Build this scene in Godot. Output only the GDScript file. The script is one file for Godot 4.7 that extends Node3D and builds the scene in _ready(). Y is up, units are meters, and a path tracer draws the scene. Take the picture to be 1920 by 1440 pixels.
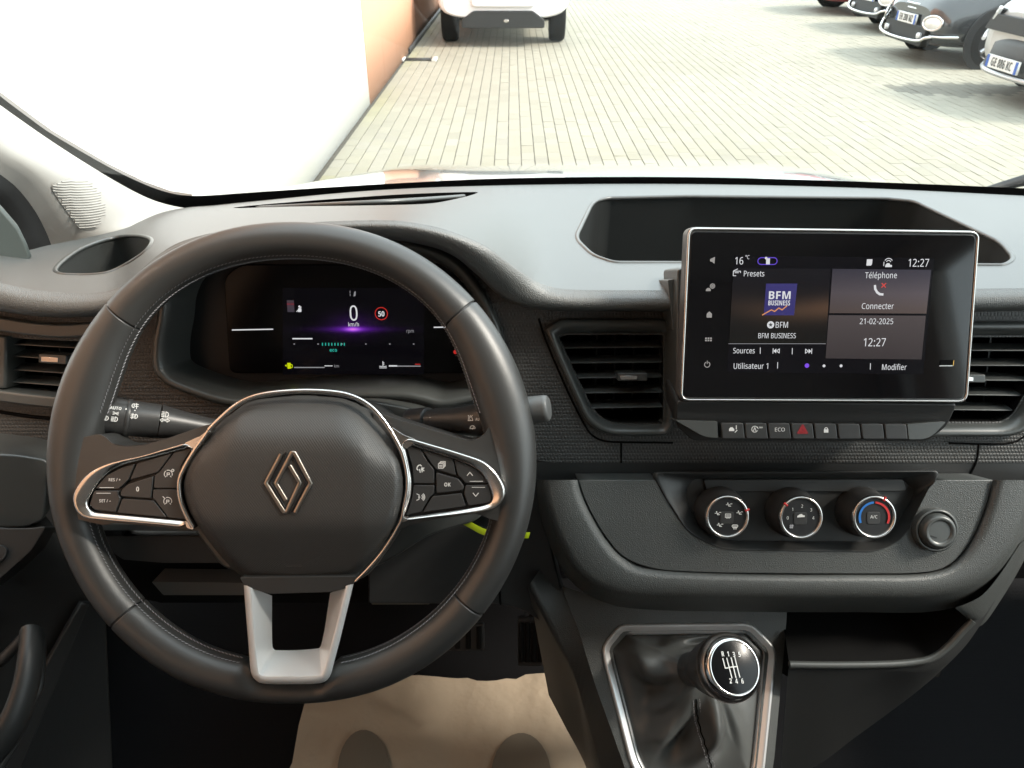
extends Node3D

# The view: a camera inside a parked van, 1.55 m above the paving, tipped down 32 degrees.
const FOCAL := 1400.0
const TIP := 0.562
const EYE := Vector3(0, 1.55, 0)
var M := {}
var taken := {}
var cam_up := Vector3(0, cos(TIP), -sin(TIP))
var cam_fw := Vector3(0, -sin(TIP), -cos(TIP))
var font: SystemFont
var font_bold: SystemFont


# ---------- measuring: a sight line of the photograph and the depth of the thing on it ----------
func ray(p: Vector2) -> Vector3:
	return Vector3((p.x - 960.0) / FOCAL, 0, 0) + cam_up * ((720.0 - p.y) / FOCAL) + cam_fw

func at(x: float, y: float, depth: float) -> Vector3:
	return EYE + ray(Vector2(x, y)) * depth

func fwd(x: float, y: float, f: float) -> Vector3:   # on the sight line, f metres ahead of the eye
	var r := ray(Vector2(x, y))
	return EYE + r * (f / -r.z)

func on_ground(x: float, y: float, h := 0.0) -> Vector3:
	var r := ray(Vector2(x, y))
	return EYE + r * ((h - EYE.y) / r.y)


class Face:   # a working plane: origin, two axes in it and its normal
	var o: Vector3
	var x: Vector3
	var y: Vector3
	var n: Vector3
	var host
	func p3(v: Vector2, h := 0.0) -> Vector3:
		return o + x * v.x + y * v.y + n * h
	func to2(p: Vector2, h := 0.0) -> Vector2:
		var r: Vector3 = host.ray(p)
		var t: float = (o + n * h - host.EYE).dot(n) / r.dot(n)
		var q: Vector3 = host.EYE + r * t - o
		return Vector2(q.dot(x), q.dot(y))
	func list(a: Array, h := 0.0) -> PackedVector2Array:
		var out := PackedVector2Array()
		for p in a:
			out.append(to2(Vector2(p[0], p[1]), h))
		return out
	func pts(a: PackedVector2Array, h := 0.0) -> PackedVector2Array:
		var out := PackedVector2Array()
		for p in a:
			out.append(to2(p, h))
		return out

func face(px: float, py: float, depth: float, el: float, yaw := 0.0) -> Face:
	var f := Face.new()
	f.host = self
	f.o = at(px, py, depth)
	var e := deg_to_rad(el)
	var w := deg_to_rad(yaw)
	f.n = Vector3(sin(w) * cos(e), sin(e), cos(w) * cos(e))
	f.x = Vector3.UP.cross(f.n).normalized()
	f.y = f.n.cross(f.x)
	return f

func face_axes(o: Vector3, n: Vector3, up := Vector3.UP) -> Face:
	var f := Face.new()
	f.host = self
	f.o = o
	f.n = n.normalized()
	f.x = up.cross(f.n).normalized()
	f.y = f.n.cross(f.x)
	return f


# ---------- curves ----------
func v2(a: Array) -> PackedVector2Array:
	var out := PackedVector2Array()
	for p in a:
		out.append(Vector2(p[0], p[1]))
	return out

func cr(a, n: int, closed := false) -> Array:   # Catmull-Rom through the points, n samples a span
	var out := []
	var c: int = a.size()
	for i in (c if closed else c - 1):
		var p0 = a[(i - 1 + c) % c] if closed or i > 0 else a[0] * 2.0 - a[1]
		var p1 = a[i]
		var p2 = a[(i + 1) % c]
		var p3 = a[(i + 2) % c] if closed or i < c - 2 else a[c - 1] * 2.0 - a[c - 2]
		for k in n:
			var t := float(k) / n
			out.append(0.5 * (p1 * 2.0 + (p2 - p0) * t + (p0 * 2.0 - p1 * 5.0 + p2 * 4.0 - p3) * t * t + (p1 * 3.0 - p0 - p2 * 3.0 + p3) * t * t * t))
	if not closed:
		out.append(a[c - 1])
	return out

func spl(a: Array, n := 6, closed := true) -> PackedVector2Array:
	return PackedVector2Array(cr(v2(a), n, closed))

func even(a: Array, n: int) -> Array:   # n points at equal steps along a polyline (Vector2 or Vector3)
	var run := [0.0]
	for i in range(1, a.size()):
		run.append(run[-1] + a[i].distance_to(a[i - 1]))
	var out := []
	var j := 0
	for k in n:
		var s: float = run[-1] * k / (n - 1)
		while j < a.size() - 2 and run[j + 1] < s:
			j += 1
		out.append(a[j].lerp(a[j + 1], clampf((s - run[j]) / maxf(run[j + 1] - run[j], 1e-9), 0, 1)))
	return out

func fillet(a: Array, r: float, n := 5) -> PackedVector2Array:   # polygon with rounded corners; a point may carry its own radius
	var out := PackedVector2Array()
	var c := a.size()
	for i in c:
		var p := Vector2(a[i][0], a[i][1])
		var q := Vector2(a[(i - 1 + c) % c][0], a[(i - 1 + c) % c][1])
		var s := Vector2(a[(i + 1) % c][0], a[(i + 1) % c][1])
		var rr: float = a[i][2] if a[i].size() > 2 else r
		if rr <= 0.0:
			out.append(p)
			continue
		var l := minf(rr, minf(p.distance_to(q), p.distance_to(s)) * 0.49)
		var p1 := p + (q - p).normalized() * l
		var p2 := p + (s - p).normalized() * l
		for k in n + 1:
			var t := float(k) / n
			out.append(p1.lerp(p, t).lerp(p.lerp(p2, t), t))
	return out

func ellipse(cx: float, cy: float, rx: float, ry: float, n := 28) -> PackedVector2Array:
	var out := PackedVector2Array()
	for i in n:
		out.append(Vector2(cx + rx * cos(TAU * i / n), cy + ry * sin(TAU * i / n)))
	return out

func y_on(curve: Array, x: float) -> float:   # a polyline of Vector3(px, py, value) that runs left to right
	return _along(curve, x).y

func z_on(curve: Array, x: float) -> float:
	return _along(curve, x).z

func _along(curve: Array, x: float) -> Vector3:
	var lo := 0
	var hi := curve.size() - 1
	while hi - lo > 1:
		var m := (lo + hi) / 2
		if curve[m].x <= x:
			lo = m
		else:
			hi = m
	return curve[lo].lerp(curve[hi], clampf((x - curve[lo].x) / maxf(curve[hi].x - curve[lo].x, 1e-6), 0, 1))


# ---------- mesh building ----------
class MB:
	var v := PackedVector3Array()
	var n := PackedVector3Array()
	var uv := PackedVector2Array()
	var ix := PackedInt32Array()
	func add(p: Vector3, nn := Vector3.ZERO, u := Vector2.ZERO) -> int:
		v.append(p)
		n.append(nn)
		uv.append(u)
		return v.size() - 1
	func tri(a: int, b: int, c: int) -> void:   # counter-clockwise seen from outside
		ix.append_array([a, b, c])
	func quad(a: int, b: int, c: int, d: int) -> void:
		ix.append_array([a, b, c, a, c, d])
	func grid(rows: Array, around := false, flip := false, ends := false) -> void:   # rows[j][i]; joins row to row
		var base := []
		for r in rows:
			base.append(v.size())
			for p in r:
				add(p)
		var w: int = rows[0].size()
		var h := rows.size()
		for j in (h if ends else h - 1):
			for i in (w if around else w - 1):
				var a: int = base[j] + i
				var b: int = base[j] + (i + 1) % w
				var c: int = base[(j + 1) % h] + (i + 1) % w
				var d: int = base[(j + 1) % h] + i
				if flip:
					quad(a, b, c, d)
				else:
					quad(a, d, c, b)
	func fan(r: Array, flip := false) -> void:
		var mid := Vector3.ZERO
		for p in r:
			mid += p / r.size()
		var c := add(mid)
		var b := v.size()
		for p in r:
			add(p)
		for i in r.size():
			if flip:
				tri(c, b + (i + 1) % r.size(), b + i)
			else:
				tri(c, b + i, b + (i + 1) % r.size())
	func mesh() -> ArrayMesh:
		var sum := PackedVector3Array()
		sum.resize(v.size())
		for k in range(0, ix.size(), 3):
			var a := ix[k]
			var b := ix[k + 1]
			var c := ix[k + 2]
			var g := (v[b] - v[a]).cross(v[c] - v[a])
			sum[a] += g
			sum[b] += g
			sum[c] += g
		for i in v.size():
			if n[i] == Vector3.ZERO:
				n[i] = sum[i].normalized() if sum[i].length_squared() > 1e-24 else Vector3.UP
			else:
				n[i] = n[i].normalized()
		var out := PackedInt32Array()
		out.resize(ix.size())
		for k in range(0, ix.size(), 3):
			out[k] = ix[k]
			out[k + 1] = ix[k + 2]
			out[k + 2] = ix[k + 1]
		var arr := []
		arr.resize(Mesh.ARRAY_MAX)
		arr[Mesh.ARRAY_VERTEX] = v
		arr[Mesh.ARRAY_NORMAL] = n
		arr[Mesh.ARRAY_TEX_UV] = uv
		arr[Mesh.ARRAY_INDEX] = out
		var m := ArrayMesh.new()
		m.add_surface_from_arrays(Mesh.PRIMITIVE_TRIANGLES, arr)
		return m

func outward(p: PackedVector2Array) -> PackedVector2Array:
	var out := PackedVector2Array()
	var c := p.size()
	for i in c:
		var a := (p[i] - p[(i - 1 + c) % c]).normalized()
		var b := (p[(i + 1) % c] - p[i]).normalized()
		var m := Vector2(a.y + b.y, -a.x - b.x)
		if m.length() < 1e-6:
			m = Vector2(a.y, -a.x)
		m = m.normalized()
		out.append(m / maxf(0.45, m.dot(Vector2(b.y, -b.x))))
	return out

func ccw(p: PackedVector2Array) -> PackedVector2Array:
	var q := PackedVector2Array()
	for i in p.size():   # drop doubles
		if p[i].distance_to(p[(i + 1) % p.size()]) > 2e-6:
			q.append(p[i])
	var s := 0.0
	for i in q.size():
		s += q[i].cross(q[(i + 1) % q.size()])
	if s < 0:
		q.reverse()
	return q

func dense(p: PackedVector2Array, gap: float) -> PackedVector2Array:
	var out := PackedVector2Array()
	for i in p.size():
		var q := p[i]
		var s := p[(i + 1) % p.size()]
		var n := maxi(1, int(ceil(q.distance_to(s) / gap)))
		for k in n:
			out.append(q.lerp(s, float(k) / n))
	return out

# triangles over scattered points inside an outline and outside its holes, counter-clockwise; tries again until they cover it exactly once
func cover(all: PackedVector2Array, outline: PackedVector2Array, holes: Array) -> PackedInt32Array:
	var goal := absf(area_of(outline))
	for q in holes:
		goal -= absf(area_of(q))
	var best := PackedInt32Array()
	var miss := 1e9
	for tries in 8:
		var t := Geometry2D.triangulate_delaunay(padded(all, 0.00003 * pow(2.2, tries)))
		var keep := PackedInt32Array()
		var sum := 0.0
		for k in range(0, t.size(), 3):
			if maxi(t[k], maxi(t[k + 1], t[k + 2])) >= all.size():
				continue
			var m := (all[t[k]] + all[t[k + 1]] + all[t[k + 2]]) / 3.0
			if not Geometry2D.is_point_in_polygon(m, outline) or inside(m, holes):
				continue
			var s := (all[t[k + 1]] - all[t[k]]).cross(all[t[k + 2]] - all[t[k]])
			sum += absf(s) / 2.0
			if s > 0:
				keep.append_array([t[k], t[k + 1], t[k + 2]])
			else:
				keep.append_array([t[k], t[k + 2], t[k + 1]])
		if absf(sum - goal) / goal < miss:
			miss = absf(sum - goal) / goal
			best = keep
		if miss < 0.0004:
			break
	if miss > 0.0004:
		print("cover ", miss, " ", all.size())
	return best

func area_of(p: PackedVector2Array) -> float:
	var s := 0.0
	for i in p.size():
		s += (p[i] - p[0]).cross(p[(i + 1) % p.size()] - p[0]) / 2.0
	return s

func padded(p: PackedVector2Array, jitter := 0.00003) -> PackedVector2Array:   # with a wide ring of spare points, so that no triangle at the rim is lost
	var out := PackedVector2Array()
	var b := Rect2(p[0], Vector2.ZERO)
	for q in p:
		b = b.expand(q)
	var k0 := 1.0 / maxf(b.size.x, b.size.y)
	for q in p:   # in units near one, a hair off any straight line or circle
		out.append((q - b.get_center()) * k0 + Vector2(sin(q.x * 91.7 * k0 * 40.0 + q.y * 31.0), sin(q.y * 77.3 * k0 * 40.0 + q.x * 47.0)) * jitter)
	b = Rect2((b.position - b.get_center()) * k0, b.size * k0)
	for k in 64:
		var c := cos(TAU * k / 64.0)
		var s := sin(TAU * k / 64.0)
		var m := maxf(absf(c), absf(s))
		out.append(b.get_center() + Vector2(c, s) / m * (b.size * 0.56 + Vector2.ONE * b.size.length() * (0.03 + 0.001 * (k % 3))))
	return out

func inside(p: Vector2, polys: Array) -> bool:
	for q in polys:
		if Geometry2D.is_point_in_polygon(p, q):
			return true
	return false

func cap_flat(mb: MB, f: Face, ring: PackedVector2Array, h: float, holes := []) -> void:
	if holes.is_empty():
		var t := Geometry2D.triangulate_polygon(ring)
		var b := mb.v.size()
		var box := Rect2(ring[0], Vector2.ZERO)
		for q in ring:
			box = box.expand(q)
		for q in ring:
			mb.add(f.p3(q, h), f.n, Vector2((q.x - box.position.x) / box.size.x, 1.0 - (q.y - box.position.y) / box.size.y))
		for k in range(0, t.size(), 3):
			var s := (ring[t[k + 1]] - ring[t[k]]).cross(ring[t[k + 2]] - ring[t[k]])
			if s > 0:
				mb.tri(b + t[k], b + t[k + 1], b + t[k + 2])
			else:
				mb.tri(b + t[k], b + t[k + 2], b + t[k + 1])
		return
	var all := dense(ring, 0.0022)
	for q in holes:
		all.append_array(dense(q, 0.0022))
	var bx := Rect2(ring[0], Vector2.ZERO)
	for q in ring:
		bx = bx.expand(q)
	var gy := bx.position.y + 0.004
	while gy < bx.end.y:
		var gx := bx.position.x + 0.004 + 0.003 * sin(gy * 900.0)
		while gx < bx.end.x:
			var p := Vector2(gx, gy + 0.0006 * sin(gx * 700.0))
			if Geometry2D.is_point_in_polygon(p, ring) and not inside(p, holes):
				all.append(p)
			gx += 0.011
		gy += 0.009
	var b2 := mb.v.size()
	for q in all:
		mb.add(f.p3(q, h), f.n)
	for k in cover(all, ring, holes):
		mb.ix.append(b2 + k)

# a plate with a rounded edge; its front lies h above the face
func plate(mb: MB, f: Face, poly: PackedVector2Array, h: float, thick: float, bev: float, holes := [], cap := true) -> void:
	var p := ccw(poly)
	var o := outward(p)
	for tries in 6:   # no rounder than the outline allows
		var bad := false
		for i in p.size():
			var j := (i + 1) % p.size()
			var e := p[j] - p[i]
			if (e - (o[j] - o[i]) * bev).dot(e) <= 0.0:
				bad = true
				break
		if not bad:
			break
		bev *= 0.6
	var steps := 3 if bev > 0.0 else 0
	var rings := []
	for k in steps + 1:
		var a := PI / 2 * k / maxi(steps, 1)
		var base := mb.v.size()
		for i in p.size():
			var q := p[i] - o[i] * bev * (1.0 - sin(a))
			var nn := (f.n * cos(a) + (f.x * o[i].x + f.y * o[i].y).normalized() * sin(a)) if bev > 0.0 else Vector3.ZERO
			mb.add(f.p3(q, h - bev * (1.0 - cos(a))), nn)
		rings.append(base)
	var s1 := mb.v.size()
	for i in p.size():
		mb.add(f.p3(p[i], h - bev), f.x * o[i].x + f.y * o[i].y)
	var s2 := mb.v.size()
	for i in p.size():
		mb.add(f.p3(p[i], h - thick), f.x * o[i].x + f.y * o[i].y)
	rings.append(s1)
	rings.append(s2)
	for j in rings.size() - 1:
		if j == steps:
			continue
		for i in p.size():
			var i2 := (i + 1) % p.size()
			mb.quad(rings[j] + i, rings[j + 1] + i, rings[j + 1] + i2, rings[j] + i2)
	if cap:
		var front := PackedVector2Array()
		for i in p.size():
			front.append(p[i] - o[i] * bev)
		var hs := []
		for q in holes:
			hs.append(ccw(q))
		cap_flat(mb, f, front, h, hs)
		for q in hs:
			well(mb, f, q, h, thick)

# the wall of a hole, running back from the face
func well(mb: MB, f: Face, q: PackedVector2Array, h: float, thick: float) -> void:
	var o := outward(q)
	var a := mb.v.size()
	for i in q.size():
		mb.add(f.p3(q[i], h), -(f.x * o[i].x + f.y * o[i].y))
	var b := mb.v.size()
	for i in q.size():
		mb.add(f.p3(q[i], h - thick), -(f.x * o[i].x + f.y * o[i].y))
	for i in q.size():
		var i2 := (i + 1) % q.size()
		mb.quad(a + i2, b + i2, b + i, a + i)

func band(mb: MB, f: Face, outer: PackedVector2Array, inner: PackedVector2Array, prof: Array) -> void:
	var rows := []
	for e in prof:
		var r := []
		for i in outer.size():
			r.append(f.p3(outer[i].lerp(inner[i], e[0]), e[1]))
		rows.append(r)
	mb.grid(rows, true, true)
	# make it face the viewer
	var g := 0.0
	for k in range(0, mb.ix.size(), 3):
		g += (mb.v[mb.ix[k + 1]] - mb.v[mb.ix[k]]).cross(mb.v[mb.ix[k + 2]] - mb.v[mb.ix[k]]).dot(f.n)
	if g < 0:
		for k in range(0, mb.ix.size(), 3):
			var s := mb.ix[k + 1]
			mb.ix[k + 1] = mb.ix[k + 2]
			mb.ix[k + 2] = s

# a smooth ring between outlines of equal point count: each entry is [outline, height]
func rings(mb: MB, f: Face, list: Array, flip := false) -> void:
	var rows := []
	for e in list:
		var r := []
		for q in e[0]:
			r.append(f.p3(q, e[1]))
		rows.append(r)
	mb.grid(rows, true, flip)

# a curved skin over an outline in the photograph; depth_of gives the depth on each sight line
func skin(mb: MB, outline: PackedVector2Array, holes: Array, step: float, place: Callable) -> void:
	var all := dense(outline, minf(step * 0.5, 5.0))
	var box := Rect2(outline[0], Vector2.ZERO)
	for q in outline:
		box = box.expand(q)
	for q in holes:
		all.append_array(dense(q, minf(step * 0.5, 5.0)))
	var fixed := all.size()
	var y := box.position.y + step * 0.5
	var odd := 0
	while y < box.end.y:
		var x := box.position.x + step * (0.5 if odd % 2 else 0.25)
		while x < box.end.x:
			var p := Vector2(x + sin(y * 7.1 + x) * step * 0.05, y)
			if Geometry2D.is_point_in_polygon(p, outline) and not inside(p, holes):
				var near := false
				for k in fixed:
					if all[k].distance_squared_to(p) < step * step * 0.2:
						near = true
						break
				if not near:
					all.append(p)
			x += step
		y += step
		odd += 1
	var b := mb.v.size()
	for p in all:
		mb.add(place.call(p))
	var t := cover(all, outline, holes)
	for k in range(0, t.size(), 3):   # pixel rows run down
		mb.tri(b + t[k], b + t[k + 2], b + t[k + 1])

# where a sight line meets a skin given as rows of points
func meet(rows: Array, p: Vector2, lift := 0.0) -> Vector3:
	var d := ray(p).normalized()
	for j in rows.size() - 1:
		for i in rows[j].size() - 1:
			for tr in [[rows[j][i], rows[j][i + 1], rows[j + 1][i]], [rows[j][i + 1], rows[j + 1][i + 1], rows[j + 1][i]]]:
				var h = Geometry3D.ray_intersects_triangle(EYE, d, tr[0], tr[1], tr[2])
				if h != null:
					return h - d * lift
	return EYE + d

func tube(mb: MB, path: Array, radii, seg := 12, closed := false, caps := true, flat := 1.0, up := Vector3.UP) -> void:
	var rows := []
	var c := path.size()
	for i in c:
		var a: Vector3 = path[(i + 1) % c] if closed or i < c - 1 else path[i]
		var b: Vector3 = path[(i - 1 + c) % c] if closed or i > 0 else path[i]
		var d := (a - b).normalized()
		var s := d.cross(up)
		s = s.normalized() if s.length() > 0.05 else d.cross(Vector3.RIGHT).normalized()
		var w := s.cross(d).normalized()
		var r: float = radii if typeof(radii) == TYPE_FLOAT else radii[i]
		var ring := []
		for k in seg:
			var q := TAU * k / seg
			ring.append(path[i] + s * cos(q) * r + w * sin(q) * r * flat)
		rows.append(ring)
	mb.grid(rows, true, false, closed)
	if caps and not closed:
		mb.fan(rows[0], false)
		mb.fan(rows[-1], true)

# a turned shape: profile of [radius, height along the normal]; a break in shading wherever a point is repeated
func lathe(mb: MB, f: Face, c: Vector2, prof: Array, seg := 36) -> void:
	var rows := []
	for p in prof:
		if rows.size() and absf(p[0] - rows[-1][0]) < 1e-7 and absf(p[1] - rows[-1][1]) < 1e-7:
			_turn(mb, f, c, rows, seg)
			rows = []
		rows.append(p)
	_turn(mb, f, c, rows, seg)

func _turn(mb: MB, f: Face, c: Vector2, prof: Array, seg: int) -> void:
	var rows := []
	for p in prof:
		var r := []
		for k in seg:
			var a := TAU * k / seg
			r.append(f.p3(c + Vector2(cos(a), sin(a)) * p[0], p[1]))
		rows.append(r)
	if rows.size() > 1:
		mb.grid(rows, true, false)

# a flat printed line
func line(mb: MB, f: Face, a: PackedVector2Array, w: float, h: float, closed := false) -> void:
	var c := a.size()
	for i in (c if closed else c - 1):
		var p := a[i]
		var q := a[(i + 1) % c]
		var d := (q - p).normalized()
		var s := Vector2(-d.y, d.x) * w * 0.5
		var e := d * w * 0.35
		var b := mb.v.size()
		for u in [p - e - s, q + e - s, q + e + s, p - e + s]:
			mb.add(f.p3(u, h), f.n)
		mb.quad(b, b + 1, b + 2, b + 3)
		h += 0.000004

func box(mb: MB, c: Vector3, s: Vector3, bev := 0.0, turn := Basis()) -> void:
	var f := Face.new()
	f.host = self
	f.o = c
	f.x = turn.x
	f.y = turn.y
	f.n = turn.z
	var hx := s.x / 2
	var hy := s.y / 2
	plate(mb, f, PackedVector2Array([Vector2(-hx, -hy), Vector2(hx, -hy), Vector2(hx, hy), Vector2(-hx, hy)]), s.z / 2, s.z, bev)
	var b := mb.v.size()
	for u in [Vector2(-hx, -hy), Vector2(-hx, hy), Vector2(hx, hy), Vector2(hx, -hy)]:
		mb.add(f.p3(u, -s.z / 2), -f.n)
	mb.quad(b, b + 1, b + 2, b + 3)


# ---------- things and parts ----------
func numbered(called: String) -> String:
	var k: int = taken.get(called, -1) + 1
	taken[called] = k
	return called if k == 0 else "%s_%03d" % [called, k]

func tag(o: Node3D, label: String, category: String, group := "") -> void:
	o.set_meta("label", label)
	o.set_meta("category", category)
	if group:
		o.set_meta("group", group)

func thing(called: String, label: String, category: String, where := Vector3.ZERO, group := "") -> Node3D:
	var o := Node3D.new()
	o.name = numbered(called)
	add_child(o)
	o.position = where
	tag(o, label, category, group)
	return o

func put(mb: MB, called: String, m: Material, parent: Node3D = null, label := "") -> MeshInstance3D:
	var o := MeshInstance3D.new()
	var host: Node3D = parent if parent else (self as Node3D)
	if parent:
		var back := Vector3.ZERO
		var q: Node = parent
		while q != self:
			back += q.position
			q = q.get_parent()
		if back != Vector3.ZERO:
			for i in mb.v.size():
				mb.v[i] -= back
	o.name = called if parent else numbered(called)
	o.mesh = mb.mesh()
	o.material_override = m
	host.add_child(o, true)
	if label:
		o.set_meta("label", label)
	return o

func structure(mb: MB, called: String, m: Material) -> MeshInstance3D:
	var o := put(mb, called, m)
	o.set_meta("kind", "structure")
	return o

# lettering on a face: centre in the photograph, height of its capitals there
func text(parent: Node3D, s: String, f: Face, x: float, y: float, cap: float, m: Material, squeeze := 0.86, bold := false, h := 0.0006, called := "lettering", lean := 0.0) -> void:
	var t := TextMesh.new()
	t.text = s
	t.font = font_bold if bold else font
	t.font_size = 64
	t.pixel_size = 0.001
	t.depth = 0.0
	t.curve_step = 1.5
	var c := f.to2(Vector2(x, y), h)
	var up := f.to2(Vector2(x, y - cap * 0.5), h) - f.to2(Vector2(x, y + cap * 0.5), h)
	var k := up.length() / (64 * 0.714 * 0.001)
	var o := MeshInstance3D.new()
	o.name = called
	o.mesh = t
	o.material_override = m
	parent.add_child(o, true)
	var bs := Basis(f.x, f.y, f.n) * Basis(Vector3(0, 0, 1), lean)
	var back := Vector3.ZERO
	var q: Node = parent
	while q != self:
		back += q.position
		q = q.get_parent()
	o.transform = Transform3D(bs * Basis.from_scale(Vector3(k * squeeze, k, 1)), f.p3(c, h) - back)
	# TextMesh centres the whole line box; move so that the capitals are centred
	var bb := t.get_aabb()
	o.position -= o.basis * Vector3(bb.get_center().x, 0, 0)
	if not has_low(s):
		o.position -= o.basis * Vector3(0, bb.get_center().y, 0)
	else:
		o.position -= o.basis * Vector3(0, bb.end.y - 64 * 0.74 * 0.0005, 0)

func has_low(s: String) -> bool:
	for ch in "gjpqy,":
		if s.contains(ch):
			return true
	return false

# a drawn symbol: strokes in a box of -1..1, y up
func icon(parent: Node3D, strokes: Array, f: Face, x: float, y: float, size: float, width: float, m: Material, h := 0.0006, called := "symbol") -> void:
	var mb := MB.new()
	var k := f.to2(Vector2(x + size, y), h).distance_to(f.to2(Vector2(x, y), h))
	var c := f.to2(Vector2(x, y), h)
	var w := width * k / size
	for s in strokes:
		if s[0] is String:   # a filled shape
			var poly := PackedVector2Array()
			for i in range(1, s.size()):
				poly.append(c + Vector2(s[i][0], s[i][1]) * k)
			cap_flat(mb, f, ccw(poly), h)
			continue
		var a := PackedVector2Array()
		for p in s:
			a.append(c + Vector2(p[0], p[1]) * k)
		line(mb, f, a, w, h)
		h += 0.00002
	put(mb, called, m, parent)

func arc(cx: float, cy: float, r: float, a0: float, a1: float, n := 8) -> Array:
	var out := []
	for i in n + 1:
		var a := deg_to_rad(lerpf(a0, a1, float(i) / n))
		out.append([cx + cos(a) * r, cy + sin(a) * r])
	return out

func disc(cx: float, cy: float, r: float) -> Array:
	var out := ["fill"]
	for i in 14:
		out.append([cx + cos(TAU * i / 14) * r, cy + sin(TAU * i / 14) * r])
	return out


# ---------- materials ----------
func paint(r: float, g: float, b: float, rough: float, metal := 0.0, spec := 0.5) -> StandardMaterial3D:
	var m := StandardMaterial3D.new()
	m.albedo_color = Color(r, g, b).linear_to_srgb()
	m.roughness = rough
	m.metallic = metal
	m.metallic_specular = spec
	return m

func relief(m: StandardMaterial3D, t: Texture2D, per_metre: float, cm: float) -> StandardMaterial3D:
	m.heightmap_enabled = true
	m.heightmap_texture = t
	m.heightmap_scale = cm
	m.uv1_triplanar = true
	m.uv1_scale = Vector3.ONE * per_metre
	return m

func noise_tex(kind: int, freq: float, octaves: int, sd: int, size := 512) -> NoiseTexture2D:
	var nz := FastNoiseLite.new()
	nz.noise_type = kind
	nz.frequency = freq
	nz.fractal_octaves = octaves
	nz.seed = sd
	if kind == FastNoiseLite.TYPE_CELLULAR:
		nz.cellular_return_type = FastNoiseLite.RETURN_DISTANCE2_SUB
	var t := NoiseTexture2D.new()
	t.noise = nz
	t.width = size
	t.height = size
	t.seamless = true
	return t

func glow(r: float, g: float, b: float, k := 1.0) -> StandardMaterial3D:
	var m := paint(0.01, 0.01, 0.01, 0.4)
	m.emission_enabled = true
	m.emission = Color(r, g, b).linear_to_srgb()
	m.emission_energy_multiplier = k / EXPOSURE
	return m

func glow_map(im: Image, k := 1.0) -> StandardMaterial3D:
	var m := paint(0.004, 0.004, 0.005, 0.12, 0.0, 0.3)
	m.emission_enabled = true
	m.emission = Color.BLACK
	m.emission_texture = ImageTexture.create_from_image(im)
	m.emission_energy_multiplier = k / EXPOSURE
	m.texture_repeat = false
	return m


func _ready() -> void:
	# the camera, the overcast sky, the soft sun and the exposure
	var cam := Camera3D.new()
	cam.name = "camera"
	cam.position = EYE
	cam.basis = Basis(Vector3.RIGHT, cam_up, -cam_fw)
	cam.keep_aspect = Camera3D.KEEP_HEIGHT
	cam.fov = rad_to_deg(2.0 * atan(720.0 / FOCAL))
	cam.near = 0.02
	cam.far = 400.0
	var lens := CameraAttributesPhysical.new()
	lens.frustum_focal_length = 12.0 / (720.0 / FOCAL)
	lens.frustum_focus_distance = 0.66
	lens.frustum_near = 0.02
	lens.frustum_far = 400.0
	lens.exposure_aperture = 22.0
	cam.attributes = lens
	add_child(cam)
	var env := Environment.new()
	env.background_mode = Environment.BG_SKY
	var sky := ProceduralSkyMaterial.new()
	sky.sky_top_color = Color(0.84, 0.9, 0.92)
	sky.sky_horizon_color = Color(0.89, 0.94, 0.94)
	sky.sky_curve = 0.2
	sky.ground_bottom_color = Color(0.45, 0.44, 0.42)
	sky.ground_horizon_color = Color(0.6, 0.6, 0.58)
	sky.sky_energy_multiplier = SKY
	env.sky = Sky.new()
	env.sky.sky_material = sky
	env.tonemap_mode = Environment.TONE_MAPPER_LINEAR
	env.tonemap_exposure = EXPOSURE
	env.sdfgi_enabled = true
	env.ssao_enabled = true
	env.ssil_enabled = true
	var world := WorldEnvironment.new()
	world.name = "world"
	world.environment = env
	add_child(world)
	var sun := DirectionalLight3D.new()
	sun.name = "sun"
	sun.light_energy = SUN
	sun.light_angular_distance = 12.0
	sun.light_color = Color(1.0, 0.97, 0.92)
	sun.shadow_enabled = true
	sun.basis = Basis.looking_at(-Vector3(0.72, 0.66, 0.1).normalized())   # from the right, a little ahead
	add_child(sun)

	font = SystemFont.new()
	font.font_names = PackedStringArray(["Droid Sans"])
	font_bold = SystemFont.new()
	font_bold.font_names = PackedStringArray(["Droid Sans"])
	font_bold.font_weight = 700
	make_materials()
	outside()
	van_shell()
	dashboard()
	pillar_and_door()
	vents()
	cluster()
	stalks()
	steering_wheel()
	touchscreen()
	switch_bar()
	climate()
	lower_dash()
	gear()
	footwell()

const SKY := 1.0
const SUN := 0.5
const EXPOSURE := 4.1


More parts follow.
